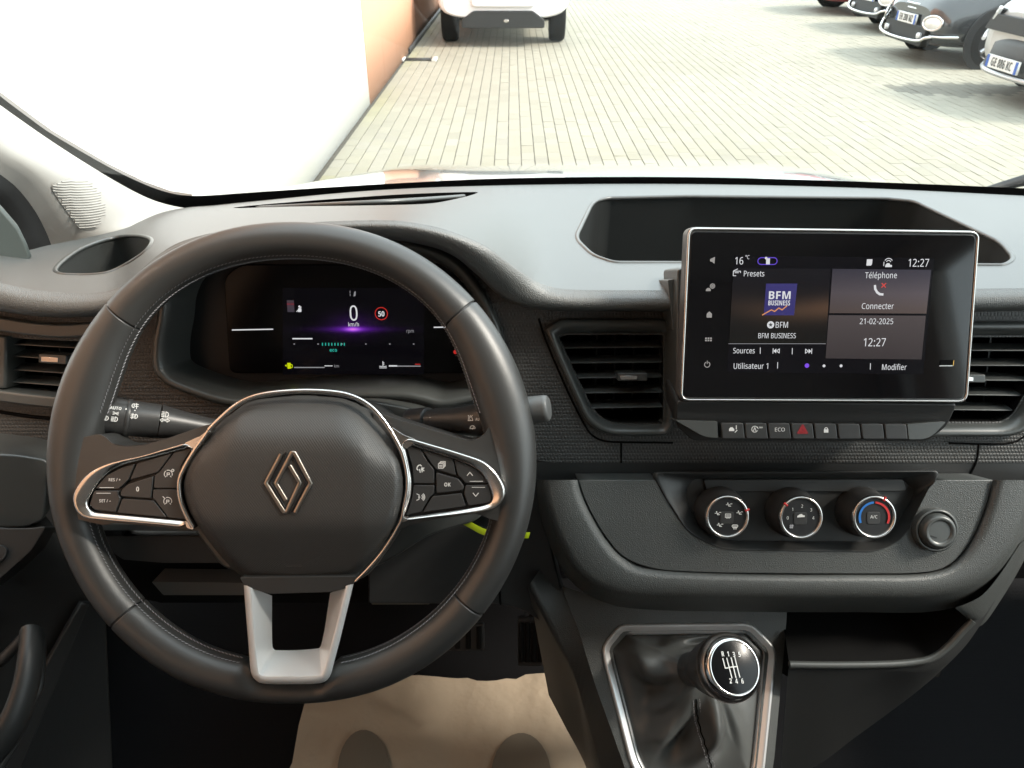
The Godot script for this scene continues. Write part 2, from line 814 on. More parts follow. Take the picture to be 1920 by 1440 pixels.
func make_materials() -> void:
	var grain := noise_tex(FastNoiseLite.TYPE_CELLULAR, 0.06, 2, 3)
	var fine := noise_tex(FastNoiseLite.TYPE_CELLULAR, 0.09, 1, 8)
	M.soft = relief(paint(0.052, 0.056, 0.054, 0.46, 0.0, 0.6), grain, 22.0, 0.05)
	M.roll = relief(paint(0.1, 0.104, 0.101, 0.5, 0.0, 0.7), grain, 20.0, 0.07)
	M.pad = relief(paint(0.066, 0.069, 0.067, 0.42, 0.0, 0.7), grain, 26.0, 0.006)
	M.trim = relief(paint(0.054, 0.058, 0.056, 0.36, 0.0, 0.6), fine, 30.0, 0.002)
	M.dark = relief(paint(0.026, 0.027, 0.027, 0.45), fine, 30.0, 0.003)
	M.black = paint(0.008, 0.008, 0.009, 0.5)
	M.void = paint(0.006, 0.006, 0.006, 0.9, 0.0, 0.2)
	M.leather = relief(paint(0.033, 0.033, 0.032, 0.4, 0.0, 0.6), grain, 60.0, 0.006)
	M.boot = relief(paint(0.066, 0.069, 0.067, 0.42), grain, 50.0, 0.006)
	M.satin = paint(0.62, 0.6, 0.58, 0.24, 1.0)
	M.chrome = paint(0.78, 0.77, 0.76, 0.12, 1.0)
	M.gloss = paint(0.004, 0.004, 0.005, 0.06)
	M.lens = paint(0.004, 0.004, 0.005, 0.22, 0.0, 0.3)
	M.key = relief(paint(0.036, 0.036, 0.036, 0.38), fine, 40.0, 0.002)
	M.print = paint(0.72, 0.72, 0.7, 0.5)
	M.white_glow = glow(0.75, 0.76, 0.78, 0.9)
	M.grey_glow = glow(0.3, 0.3, 0.32, 0.8)
	M.red = paint(0.5, 0.02, 0.02, 0.4)
	M.blue = paint(0.02, 0.16, 0.5, 0.4)
	M.thread = paint(0.3, 0.3, 0.32, 0.7)
	M.carpet = relief(paint(0.012, 0.012, 0.013, 0.95, 0.0, 0.2), noise_tex(FastNoiseLite.TYPE_SIMPLEX, 0.2, 2, 4, 256), 14.0, 0.1)
	M.pillar = relief(paint(0.4, 0.39, 0.365, 0.7), fine, 40.0, 0.003)
	M.liner = paint(0.62, 0.61, 0.58, 0.9)
	M.rubber = paint(0.009, 0.009, 0.009, 0.8, 0.0, 0.25)
	M.lime = paint(0.42, 0.55, 0.01, 0.5)
	# moulded brickwork pattern of the trim strips: one repeat is 6 mm
	var im := Image.create(64, 64, false, Image.FORMAT_L8)
	im.fill(Color(0.1, 0.1, 0.1))
	for r in 2:
		for c in 2:
			for y in range(3, 27):
				for x in range(3, 29):
					var e := minf(minf(x - 3, 28 - x), minf(y - 3, 26 - y)) / 5.0
					im.set_pixel((c * 32 + x + r * 16) % 64, r * 32 + y, Color.WHITE * clampf(0.1 + e, 0.1, 1.0))
	var ribs := ImageTexture.create_from_image(im)
	M.ribbed = relief(paint(0.05, 0.05, 0.048, 0.46), ribs, 150.0, 0.055)
	# airbag cover: a fine diagonal weave moulded into the plastic
	var wv := Image.create(64, 64, false, Image.FORMAT_L8)
	for y in 64:
		for x in 64:
			var q := 0.5 + 0.25 * sin(TAU * (x + y) / 16.0) + 0.25 * sin(TAU * (x - y) / 16.0)
			wv.set_pixel(x, y, Color(q, q, q))
	M.weave = relief(paint(0.043, 0.042, 0.04, 0.46), ImageTexture.create_from_image(wv), 120.0, 0.02)


# ---------- outside: paving, wall, parked cars ----------
func outside() -> void:
	var mb := MB.new()
	var f := face_axes(Vector3(0, -0.012, 0), Vector3.UP, Vector3.BACK)
	plate(mb, f, PackedVector2Array([Vector2(-150, -150), Vector2(150, -150), Vector2(150, 150), Vector2(-150, 150)]), 0, 0.2, 0)
	var sand := paint(0.085, 0.08, 0.065, 0.95)
	structure(mb, "ground", sand)
	mb = MB.new()
	box(mb, Vector3(6, -0.06, -32.6), Vector3(60, 0.12, 30), 0.0)
	structure(mb, "road", relief(paint(0.2, 0.215, 0.2, 0.95), noise_tex(FastNoiseLite.TYPE_SIMPLEX, 0.1, 3, 2, 256), 2.0, 0.3))
	pavers()
	wall()
	white_car()
	small_car("small black hatchback with round lamps and chrome bumper, parked beside the silver car", Vector3(4.9, 0, -10.2), [0.02, 0.022, 0.024])
	small_car("dark blue small hatchback with chrome bumper, farther along the right-hand row", Vector3(5.55, 0, -13.0), [0.012, 0.018, 0.04])
	red_car()
	silver_car()


func pavers() -> void:
	var rng := RandomNumberGenerator.new()
	rng.seed = 41
	var mb := MB.new()
	var f := face_axes(Vector3.ZERO, Vector3.UP, Vector3.FORWARD)
	plate(mb, f, PackedVector2Array([Vector2(-0.0472, -0.099), Vector2(0.0472, -0.099), Vector2(0.0472, 0.099), Vector2(-0.0472, 0.099)]), 0, 0.03, 0.0012)
	var unit := mb.mesh()
	var tones := []
	for k in 9:
		var t := 0.9 + 0.026 * k
		tones.append(relief(paint(0.262 * t, 0.25 * t, 0.2 * t * (1.0 + 0.03 * sin(k * 2.0)), 0.85), noise_tex(FastNoiseLite.TYPE_SIMPLEX, 0.05, 3, k, 128), 5.0, 0.08) if k < 3 else paint(0.262 * t, 0.25 * t, 0.2 * t * (1.0 + 0.03 * sin(k * 2.0)), 0.85))
	var base := Node3D.new()
	base.name = "paving"
	add_child(base)
	base.set_meta("kind", "structure")
	var soil := FastNoiseLite.new()
	soil.seed = 3
	soil.frequency = 0.06
	var near := []
	var rest := []
	for i in range(-13, 100):
		for j in range(12, 92):
			var c := Vector3(0.1 * i + 0.02, rng.randf_range(-0.0012, 0.0012), -0.2 * j - 0.1 * (i & 1))
			var tone := clampi(int(4.5 + rng.randfn() * 1.2 + 3.4 * soil.get_noise_2d(c.x * 10.0, c.z * 6.0)), 0, 8)
			# an oil stain ahead of the silver car
			var oil := c - on_ground(1790, 166)
			if oil.x * oil.x / 0.5 + oil.z * oil.z / 0.12 < 1.0 + 0.5 * soil.get_noise_2d(c.x * 30.0, c.z * 30.0):
				tone = -13
			var b := Basis.from_euler(Vector3(rng.randfn() * 0.004, rng.randfn() * 0.006, rng.randfn() * 0.006))
			var e := [c, b, tone]
			var cam := c - EYE
			var d := cam.dot(cam_fw)
			var px := 960.0 + FOCAL * cam.x / d
			var py := 720.0 - FOCAL * cam.dot(cam_up) / d
			if px > 610.0 - (py - 325) * -0.2 and px < 1920 and py < 334 and near.size() < 300 and c.z < -4.9 and c.x > -1.3:
				near.append([d, e])
			else:
				rest.append([d, e])
	# the largest ones in view are pieces of their own
	var all := near + rest
	all.sort_custom(func(a, b): return a[0] < b[0])
	var singles := []
	var others := []
	for q in all:
		var c: Vector3 = q[1][0]
		var cam := c - EYE
		var px: float = 960.0 + FOCAL * cam.x / q[0]
		var py: float = 720.0 - FOCAL * cam.dot(cam_up) / q[0]
		if px > 600 and px < 1930 and py < 336 and py > 0 and c.z < -4.0 and singles.size() < 300:
			singles.append(q[1])
		else:
			others.append(q[1])
	for e in singles:
		var o := MeshInstance3D.new()
		o.name = "paver"
		o.mesh = unit
		o.material_override = tones[maxi(e[2], 0)]
		o.transform = Transform3D(e[1], e[0])
		base.add_child(o, true)
	var mm := MultiMesh.new()
	mm.transform_format = MultiMesh.TRANSFORM_3D
	mm.use_colors = true
	mm.mesh = unit
	mm.instance_count = others.size()
	for k in others.size():
		var e = others[k]
		mm.set_instance_transform(k, Transform3D(e[1], e[0]))
		var t: float = 0.9 + 0.026 * e[2]
		var moss := clampf(1.0 - absf(e[0].x + 1.3) * 5.0, 0, 1) * (0.5 + 0.5 * sin(e[0].z * 2.3))
		mm.set_instance_color(k, Color(0.262 * t, 0.25 * t, 0.2 * t * (1.0 - 0.2 * moss)))
	var m := paint(1, 1, 1, 0.85)
	m.vertex_color_use_as_albedo = true
	var mi := MultiMeshInstance3D.new()
	mi.name = "pavers"
	mi.multimesh = mm
	mi.material_override = m
	mi.set_meta("kind", "stuff")
	base.add_child(mi, true)
	# a shallow drain by the wall, two pale ends and a dark grating
	var p := on_ground(785, 113)
	var t := thing("drain_grating", "dark slotted drain grating with pale ends set in the paving near the salmon wall", "drain", p)
	mb = MB.new()
	for k in 5:
		box(mb, p + Vector3(0, 0.012, -0.06 + 0.03 * k), Vector3(0.34, 0.014, 0.018), 0.002)
	put(mb, "grating", paint(0.03, 0.03, 0.03, 0.6), t)
	for s in [-1, 1]:
		mb = MB.new()
		box(mb, p + Vector3(0.2 * s, 0.014, 0.01), Vector3(0.06, 0.026, 0.2), 0.004)
		put(mb, "end_block", paint(0.7, 0.69, 0.64, 0.8), t)


func wall() -> void:
	var x := -1.36
	var t := thing("showroom_wall", "long building wall along the left of the paving, white then salmon", "wall", Vector3(x, 0, -8))
	var mb := MB.new()
	# salmon render round the driver's window, then the white stretch, then salmon panels
	box(mb, Vector3(x - 0.2, 1.9, 1.9), Vector3(0.4, 3.8, 5.4), 0.004)
	put(mb, "salmon_panel", paint(0.6, 0.32, 0.18, 0.8), t)
	mb = MB.new()
	box(mb, Vector3(x - 0.2, 0.82, -4.15), Vector3(0.396, 1.64, 6.69), 0.004)
	put(mb, "white_panel", paint(0.86, 0.86, 0.85, 0.7), t)
	mb = MB.new()
	box(mb, Vector3(x - 0.2, 2.72, -4.15), Vector3(0.4, 2.15, 6.69), 0.004)
	put(mb, "salmon_panel", paint(0.56, 0.29, 0.17, 0.8), t)
	var salmon := paint(0.5, 0.26, 0.16, 0.75)
	for k in 4:   # panel joints
		for r in 4:
			mb = MB.new()
			box(mb, Vector3(x - 0.2, 0.47 + 0.95 * r, -8.02 - 1.02 * k), Vector3(0.4, 0.944, 1.014), 0.004)
			put(mb, "salmon_panel", salmon, t)
	mb = MB.new()
	box(mb, Vector3(x - 0.26, 1.9, -14.0), Vector3(0.4, 3.8, 4.8), 0.004)
	put(mb, "brown_panel", paint(0.6, 0.3, 0.19, 0.7), t)
	mb = MB.new()
	box(mb, Vector3(x + 0.012, 0.03, -13.6), Vector3(0.03, 0.06, 6.0), 0.004)
	put(mb, "skirting", paint(0.03, 0.03, 0.03, 0.6), t)


# a car body as a skin over cross-sections; x runs from the nose back, z across
func car_skin(sec: Array) -> MB:
	var mb := MB.new()
	var rows := []
	for s in cr(sec.map(func(q): return Vector4(q[0], q[1], q[2], q[3])), 4):
		var r := []
		for k in 28:
			var a := TAU * k / 28.0
			var ca := cos(a)
			var sa := sin(a)
			var u := signf(ca) * pow(absf(ca), 0.45)
			var w := signf(sa) * pow(absf(sa), 0.5)
			var mid: float = (s.z + s.w) / 2
			var taper: float = 1.0 - 0.12 * maxf(0, w)
			r.append(Vector3(s.x, mid + w * (s.w - s.z) / 2, u * s.y * taper))
		rows.append(r)
	mb.grid(rows, true, true)
	mb.fan(rows[0], true)
	mb.fan(rows[-1], false)
	return mb

func turn_mb(mb: MB, b: Basis, o: Vector3) -> MB:
	for i in mb.v.size():
		mb.v[i] = b * mb.v[i] + o
		if mb.n[i] != Vector3.ZERO:
			mb.n[i] = b * mb.n[i]
	return mb

func wheel_on(t: Node3D, c: Vector3, axis: Vector3, r: float, w: float) -> void:
	var f := face_axes(c, axis)
	var mb := MB.new()
	lathe(mb, f, Vector2.ZERO, [[r * 0.66, w * 0.5], [r * 0.9, w * 0.5], [r * 0.98, w * 0.38], [r, w * 0.2], [r, -w * 0.2], [r * 0.98, -w * 0.4], [r * 0.9, -w * 0.5], [r * 0.3, -w * 0.5]], 36)
	var ty := put(mb, "tyre", M.rubber, t)
	mb = MB.new()
	lathe(mb, f, Vector2.ZERO, [[0.0, w * 0.42], [r * 0.2, w * 0.4], [r * 0.22, w * 0.3], [r * 0.6, w * 0.34], [r * 0.67, w * 0.5]], 36)
	for k in 5:
		var a := TAU * k / 5
		tube(mb, [f.p3(Vector2.ZERO, w * 0.4), f.p3(Vector2(cos(a), sin(a)) * r * 0.62, w * 0.42)], r * 0.09, 6)
	put(mb, "rim", paint(0.5, 0.5, 0.52, 0.3, 0.8), t)

func car_lamp(t: Node3D, f: Face, c: Vector2, rx: float, ry: float, m: Material, called: String) -> void:
	var mb := MB.new()
	var rows := []
	for p in [[0.02, 1.0], [0.5, 0.85], [0.85, 0.45], [1.0, 0.0]]:
		var r := []
		for k in 20:
			var a := TAU * k / 20
			r.append(f.p3(c + Vector2(cos(a) * rx, sin(a) * ry) * p[0], 0.035 * p[1]))
		rows.append(r)
	mb.grid(rows, true, false)
	var o := put(mb, called, m, t)

func frame_ring(mb: MB, f: Face, c: Vector2, rx: float, ry: float, w: float) -> void:
	var path := []
	for k in 24:
		var a := TAU * k / 24
		path.append(f.p3(c + Vector2(cos(a) * rx, sin(a) * ry), 0.01))
	tube(mb, path, w, 6, true)


func number_plate(t: Node3D, f: Face, c: Vector2, s: String) -> void:
	var mb := MB.new()
	plate(mb, f, PackedVector2Array([c + Vector2(-0.26, -0.055), c + Vector2(0.26, -0.055), c + Vector2(0.26, 0.055), c + Vector2(-0.26, 0.055)]), 0.03, 0.02, 0.003)
	var pl := put(mb, "number_plate", paint(0.75, 0.74, 0.7, 0.5), t)
	for e in [-1, 1]:
		mb = MB.new()
		plate(mb, f, PackedVector2Array([c + Vector2(0.237 * e - 0.021, -0.053), c + Vector2(0.237 * e + 0.021, -0.053), c + Vector2(0.237 * e + 0.021, 0.053), c + Vector2(0.237 * e - 0.021, 0.053)]), 0.032, 0.001, 0)
		put(mb, "blue_band", paint(0.03, 0.1, 0.4, 0.5), pl)
	var tm := TextMesh.new()
	tm.text = s
	tm.font = font_bold
	tm.font_size = 64
	tm.pixel_size = 0.0016
	tm.depth = 0.0
	var o := MeshInstance3D.new()
	o.name = "lettering"
	o.mesh = tm
	o.material_override = paint(0.02, 0.02, 0.02, 0.5)
	pl.add_child(o)
	o.transform = Transform3D(Basis(f.x, f.y, f.n) * Basis.from_scale(Vector3(0.72, 1, 1)), f.p3(c, 0.033) - t.position)


# a small round-eyed hatchback that stands nose to the lane (its nose towards -x)
func small_car(label: String, nose: Vector3, col: Array) -> void:
	var t := thing("parked_car", label, "car", nose, "cars parked along the right of the lane")
	var b := Basis()
	# station: x, half width, bottom, top
	var sec := [[0.0, 0.55, 0.34, 0.62], [0.06, 0.68, 0.26, 0.72], [0.2, 0.76, 0.2, 0.82], [0.5, 0.8, 0.18, 0.92], [0.95, 0.82, 0.17, 1.02], [1.2, 0.82, 0.17, 1.08], [1.7, 0.82, 0.17, 1.42], [2.3, 0.82, 0.17, 1.49], [2.9, 0.82, 0.17, 1.44], [3.4, 0.8, 0.2, 1.1], [3.55, 0.7, 0.3, 0.9]]
	var body := paint(col[0], col[1], col[2], 0.25)
	body.clearcoat_enabled = true
	body.clearcoat = 1.0
	body.clearcoat_roughness = 0.05
	put(turn_mb(car_skin(sec), b, nose), "body", body, t)
	var f := face_axes(nose + Vector3(-0.012, 0.0, 0), Vector3(-1, 0, 0))   # x of the face runs along +z? the near side is +z
	var near := signf(f.x.z)
	var mb := MB.new()
	plate(mb, f, fillet([[-0.5, 0.2], [0.5, 0.2], [0.56, 0.42], [-0.56, 0.42]], 0.05), 0.02, 0.1, 0.01)
	put(mb, "lower_grille", M.black, t)
	number_plate(t, f, Vector2(0, 0.47), "EH 208 MZ")
	mb = MB.new()
	var path := []
	for q in cr([Vector3(0.03, 0.50, -0.62), Vector3(-0.05, 0.36, -0.6), Vector3(-0.08, 0.27, -0.5), Vector3(-0.09, 0.25, 0), Vector3(-0.08, 0.27, 0.5), Vector3(-0.05, 0.31, 0.6), Vector3(0.0, 0.33, 0.66)], 5):
		path.append(nose + q)
	tube(mb, path, 0.017, 8)
	put(mb, "chrome_bumper_bar", M.chrome, t)
	mb = MB.new()
	for q in [[0.58, 0.16], [0.63, 0.2]]:
		path = []
		for z in range(-4, 5):
			path.append(nose + Vector3(0.0 + 0.05 * pow(absf(z) / 4.0, 2), q[0], z * 0.075))
		tube(mb, path, 0.01, 6)
	put(mb, "grille_moustache", M.chrome, t)
	for s in [-1, 1]:
		var fl := face_axes(nose + Vector3(0.16, 0, 0.58 * s), Vector3(-0.88, 0.25, 0.42 * s))
		mb = MB.new()
		frame_ring(mb, fl, Vector2(0, 0.74), 0.13, 0.13, 0.014)
		var hl := put(mb, "headlamp", M.chrome, t)
		mb = MB.new()
		fl.o += fl.y * 0.74
		lathe(mb, fl, Vector2.ZERO, [[0.0, 0.04], [0.06, 0.035], [0.1, 0.02], [0.125, 0.0]], 20)
		put(mb, "lens", paint(0.75, 0.76, 0.78, 0.1), hl)
		fl = face_axes(nose + Vector3(0.0, 0.47, 0.61 * s), Vector3(-0.85, 0.1, 0.5 * s))
		mb = MB.new()
		frame_ring(mb, fl, Vector2.ZERO, 0.12, 0.075, 0.012)
		var fg := put(mb, "running_lamp", M.chrome, t)
		mb = MB.new()
		var rr := []
		for p in [[0.02, 0.03], [0.6, 0.024], [1.0, 0.0]]:
			var r := []
			for k in 20:
				r.append(fl.p3(Vector2(cos(TAU * k / 20) * 0.115, sin(TAU * k / 20) * 0.07) * p[0], p[1]))
			rr.append(r)
		mb.grid(rr, true, false)
		put(mb, "lens", paint(0.72, 0.7, 0.66, 0.15), fg)
		fl = face_axes(nose + Vector3(-0.06, 0.32, 0.45 * s), Vector3(-1, 0.05, 0.15 * s))
		mb = MB.new()
		lathe(mb, fl, Vector2.ZERO, [[0.0, 0.015], [0.026, 0.01], [0.036, 0.0], [0.036, -0.03]], 18)
		put(mb, "fog_lamp", paint(0.7, 0.7, 0.7, 0.15, 0.4), t)
		mb = MB.new()
		tube(mb, [nose + Vector3(0.0, 0.33, 0.6 * s), nose + Vector3(0.1, 0.335, 0.74 * s), nose + Vector3(0.24, 0.34, 0.8 * s)], 0.016, 6)
		put(mb, "chrome_strip", M.chrome, t)
		for wx in [0.68, 2.95]:
			var fw := face_axes(nose + Vector3(wx, 0.31, 0.8 * s), Vector3(0, 0, s))
			mb = MB.new()
			lathe(mb, fw, Vector2.ZERO, [[0.0, 0.014], [0.35, 0.014], [0.362, 0.0]], 30)
			put(mb, "wheel_arch", M.black, t)
			wheel_on(t, nose + Vector3(wx, 0.295, 0.74 * s), Vector3(0, 0, s), 0.295, 0.17)
	# glass band
	mb = MB.new()
	box(mb, nose + Vector3(2.1, 1.2, 0), Vector3(1.5, 0.34, 1.52), 0.05)
	put(mb, "windows", M.gloss, t)


func plain_car(t: Node3D, nose: Vector3, b: Basis, sec: Array, body: Material, wheels: Array, half: float, r: float) -> void:
	put(turn_mb(car_skin(sec), b, nose), "body", body, t)
	for s in [-1, 1]:
		for wx in wheels:
			var ax: Vector3 = b * Vector3(0, 0, s)
			var fw := face_axes(nose + b * Vector3(wx, r + 0.02, half * s), ax)
			var mb := MB.new()
			lathe(mb, fw, Vector2.ZERO, [[0.0, 0.014], [r * 1.15, 0.014], [r * 1.18, 0.0]], 30)
			put(mb, "wheel_arch", M.black, t)
			wheel_on(t, nose + b * Vector3(wx, r, (half - 0.06) * s), ax, r, 0.21)
	var mb2 := MB.new()
	box(mb2, nose + b * Vector3(2.3, 1.28, 0), Vector3(1.7, 0.36, half * 1.86), 0.06, b)
	put(mb2, "windows", M.gloss, t)

func red_car() -> void:
	var nose := Vector3(5.55, 0, -15.6)
	var t := thing("parked_car", "red car at the far end of the right-hand row, only its lower bumper in view", "car", nose, "cars parked along the right of the lane")
	var p := paint(0.4, 0.01, 0.015, 0.25)
	p.clearcoat_enabled = true
	plain_car(t, nose, Basis(), [[0.0, 0.5, 0.3, 0.6], [0.08, 0.7, 0.24, 0.72], [0.3, 0.8, 0.2, 0.82], [0.9, 0.86, 0.18, 0.95], [1.3, 0.87, 0.18, 1.02], [1.9, 0.86, 0.18, 1.42], [2.8, 0.86, 0.18, 1.46], [3.6, 0.84, 0.2, 1.2], [3.95, 0.7, 0.3, 0.9]], p, [0.75, 3.2], 0.86, 0.31)
	var f := face_axes(nose + Vector3(-0.01, 0, 0), Vector3(-1, 0, 0))
	var mb := MB.new()
	plate(mb, f, fillet([[-0.4, 0.3], [0.4, 0.3], [0.46, 0.42], [-0.46, 0.42]], 0.04), 0.02, 0.1, 0.01)
	put(mb, "lower_grille", M.black, t)
	for s in [-1, 1]:
		car_lamp(t, face_axes(nose + Vector3(0.16, 0.66, 0.6 * s), Vector3(-0.85, 0.3, 0.4 * s)), Vector2.ZERO, 0.14, 0.08, paint(0.75, 0.75, 0.75, 0.1), "headlamp")


func silver_car() -> void:
	var nose := Vector3(4.7, 0, -7.5)
	var t := thing("parked_car", "silver car with black lower bumper and number plate, nearest of the right-hand row", "car", nose, "cars parked along the right of the lane")
	var p := paint(0.5, 0.48, 0.46, 0.28, 0.35)
	p.clearcoat_enabled = true
	plain_car(t, nose, Basis(), [[0.0, 0.5, 0.34, 0.78], [0.08, 0.72, 0.28, 0.86], [0.3, 0.84, 0.24, 0.94], [0.9, 0.9, 0.22, 1.02], [1.3, 0.91, 0.22, 1.08], [2.0, 0.9, 0.22, 1.5], [2.9, 0.9, 0.22, 1.54], [3.9, 0.88, 0.24, 1.3], [4.2, 0.74, 0.34, 1.0]], p, [0.85, 3.35], 0.9, 0.33)
	var f := face_axes(nose + Vector3(-0.02, 0, 0), Vector3(-1, 0, 0))
	var mb := MB.new()
	var rows := []
	for q in [[0.56, 0.0], [0.5, -0.05], [0.3, -0.07], [0.22, -0.02]]:
		var r := []
		for z in range(-8, 9):
			var e := absf(z) / 8.0
			r.append(nose + Vector3(q[1] + 0.32 * pow(e, 2.6), q[0], z * 0.108))
		rows.append(r)
	mb.grid(rows, false, false)
	put(mb, "lower_bumper", M.dark, t)
	mb = MB.new()
	var path := []
	for z in range(-8, 9):
		path.append(nose + Vector3(-0.075 + 0.3 * pow(absf(z) / 8.0, 2.6), 0.255, z * 0.105))
	tube(mb, path, 0.022, 6)
	put(mb, "skid_strip", paint(0.6, 0.6, 0.6, 0.3, 0.6), t)
	f.o += f.n * 0.075
	number_plate(t, f, Vector2(0, 0.36), "GE 886 KC")
	for s in [-1, 1]:
		var fl := face_axes(nose + Vector3(0.1, 0.7, 0.6 * s), Vector3(-0.8, 0.25, 0.5 * s))
		mb = MB.new()
		plate(mb, fl, fillet([[-0.2, -0.1], [0.14, -0.02], [0.22, 0.09], [-0.1, 0.08]], 0.03), 0.05, 0.12, 0.012)
		var hl := put(mb, "headlamp", M.gloss, t)
		mb = MB.new()
		for q in [[[-0.2, -0.1], [-0.24, -0.2], [-0.14, -0.24]], [[-0.22, -0.1], [0.16, -0.02], [0.23, 0.09]]]:
			var a := []
			for w in q:
				a.append(fl.p3(Vector2(w[0], w[1]), 0.05))
			tube(mb, a, 0.02, 6)
		put(mb, "daylight_strip", paint(0.8, 0.82, 0.84, 0.15), hl)
		car_lamp(hl, face_axes(fl.p3(Vector2(0.0, 0.03), 0.04), fl.n), Vector2.ZERO, 0.05, 0.04, paint(0.7, 0.72, 0.75, 0.1), "projector")
	mb = MB.new()
	plate(mb, f, fillet([[-0.6, 0.6], [0.6, 0.6], [0.5, 0.74], [-0.5, 0.74]], 0.03), -0.05, 0.1, 0.01)
	put(mb, "grille", M.black, t)


func white_car() -> void:
	var back := Vector3(-0.12, 0, -11.15)   # the middle of its tail, facing the van
	var t := thing("white_car", "white crossover seen from behind, parked ahead close to the salmon wall", "car", back)
	var b := Basis(Vector3(0, 0, -1), Vector3.UP, Vector3(1, 0, 0))   # x runs away from the van
	var p := paint(0.82, 0.82, 0.83, 0.3)
	p.clearcoat_enabled = true
	put(turn_mb(car_skin([[0.0, 0.8, 0.37, 0.84], [0.04, 0.87, 0.35, 1.0], [0.2, 0.9, 0.33, 1.15], [0.5, 0.9, 0.3, 1.38], [1.0, 0.9, 0.3, 1.52], [2.2, 0.9, 0.3, 1.55], [2.7, 0.9, 0.3, 1.4], [3.2, 0.9, 0.3, 1.05], [4.0, 0.82, 0.32, 0.9], [4.2, 0.6, 0.36, 0.7]]), b, back), "body", p, t)
	var f := face_axes(back + Vector3(0, 0, 0.02), Vector3.BACK)
	var mb := MB.new()
	plate(mb, f, fillet([[-0.56, 0.24], [0.56, 0.24], [0.56, 0.34], [0.4, 0.45], [-0.4, 0.45], [-0.56, 0.34]], 0.03), 0.02, 0.16, 0.015)
	put(mb, "rear_diffuser", paint(0.012, 0.013, 0.013, 0.6), t)
	mb = MB.new()
	plate(mb, f, fillet([[-0.45, 0.49], [0.45, 0.49], [0.38, 0.8], [-0.38, 0.8]], 0.1), 0.03, 0.1, 0.03)
	put(mb, "tailgate", p, t)
	for s in [-1, 1]:
		mb = MB.new()
		plate(mb, face_axes(back + Vector3(0, 0, 0.035), Vector3(0.12 * s, 0, 1)), fillet([[0.6 * s - 0.05, 0.49], [0.6 * s + 0.02, 0.5], [0.6 * s + 0.05 * s + 0.03, 0.7], [0.6 * s + 0.05 * s - 0.05, 0.7]], 0.015), 0.02, 0.06, 0.008)
		put(mb, "tail_lamp", paint(0.45, 0.01, 0.03, 0.15), t)
		for wz in [-0.62, -3.2]:
			wheel_on(t, back + Vector3(0.76 * s, 0.325, wz), Vector3(s, 0, 0), 0.325, 0.22)
		mb = MB.new()
		tube(mb, [back + Vector3(0.28 * s, 0.29, 0.03), back + Vector3(0.28 * s, 0.29, -0.2)], 0.035, 12)
		put(mb, "exhaust_pipe", M.satin, t)
	mb = MB.new()
	plate(mb, f, ellipse(0.04, 0.33, 0.035, 0.02, 16), 0.03, 0.02, 0.003)
	put(mb, "tow_eye_cover", M.satin, t)
	mb = MB.new()
	box(mb, back + Vector3(0, 1.3, -1.5), Vector3(1.66, 0.3, 2.0), 0.06)
	put(mb, "windows", M.gloss, t)


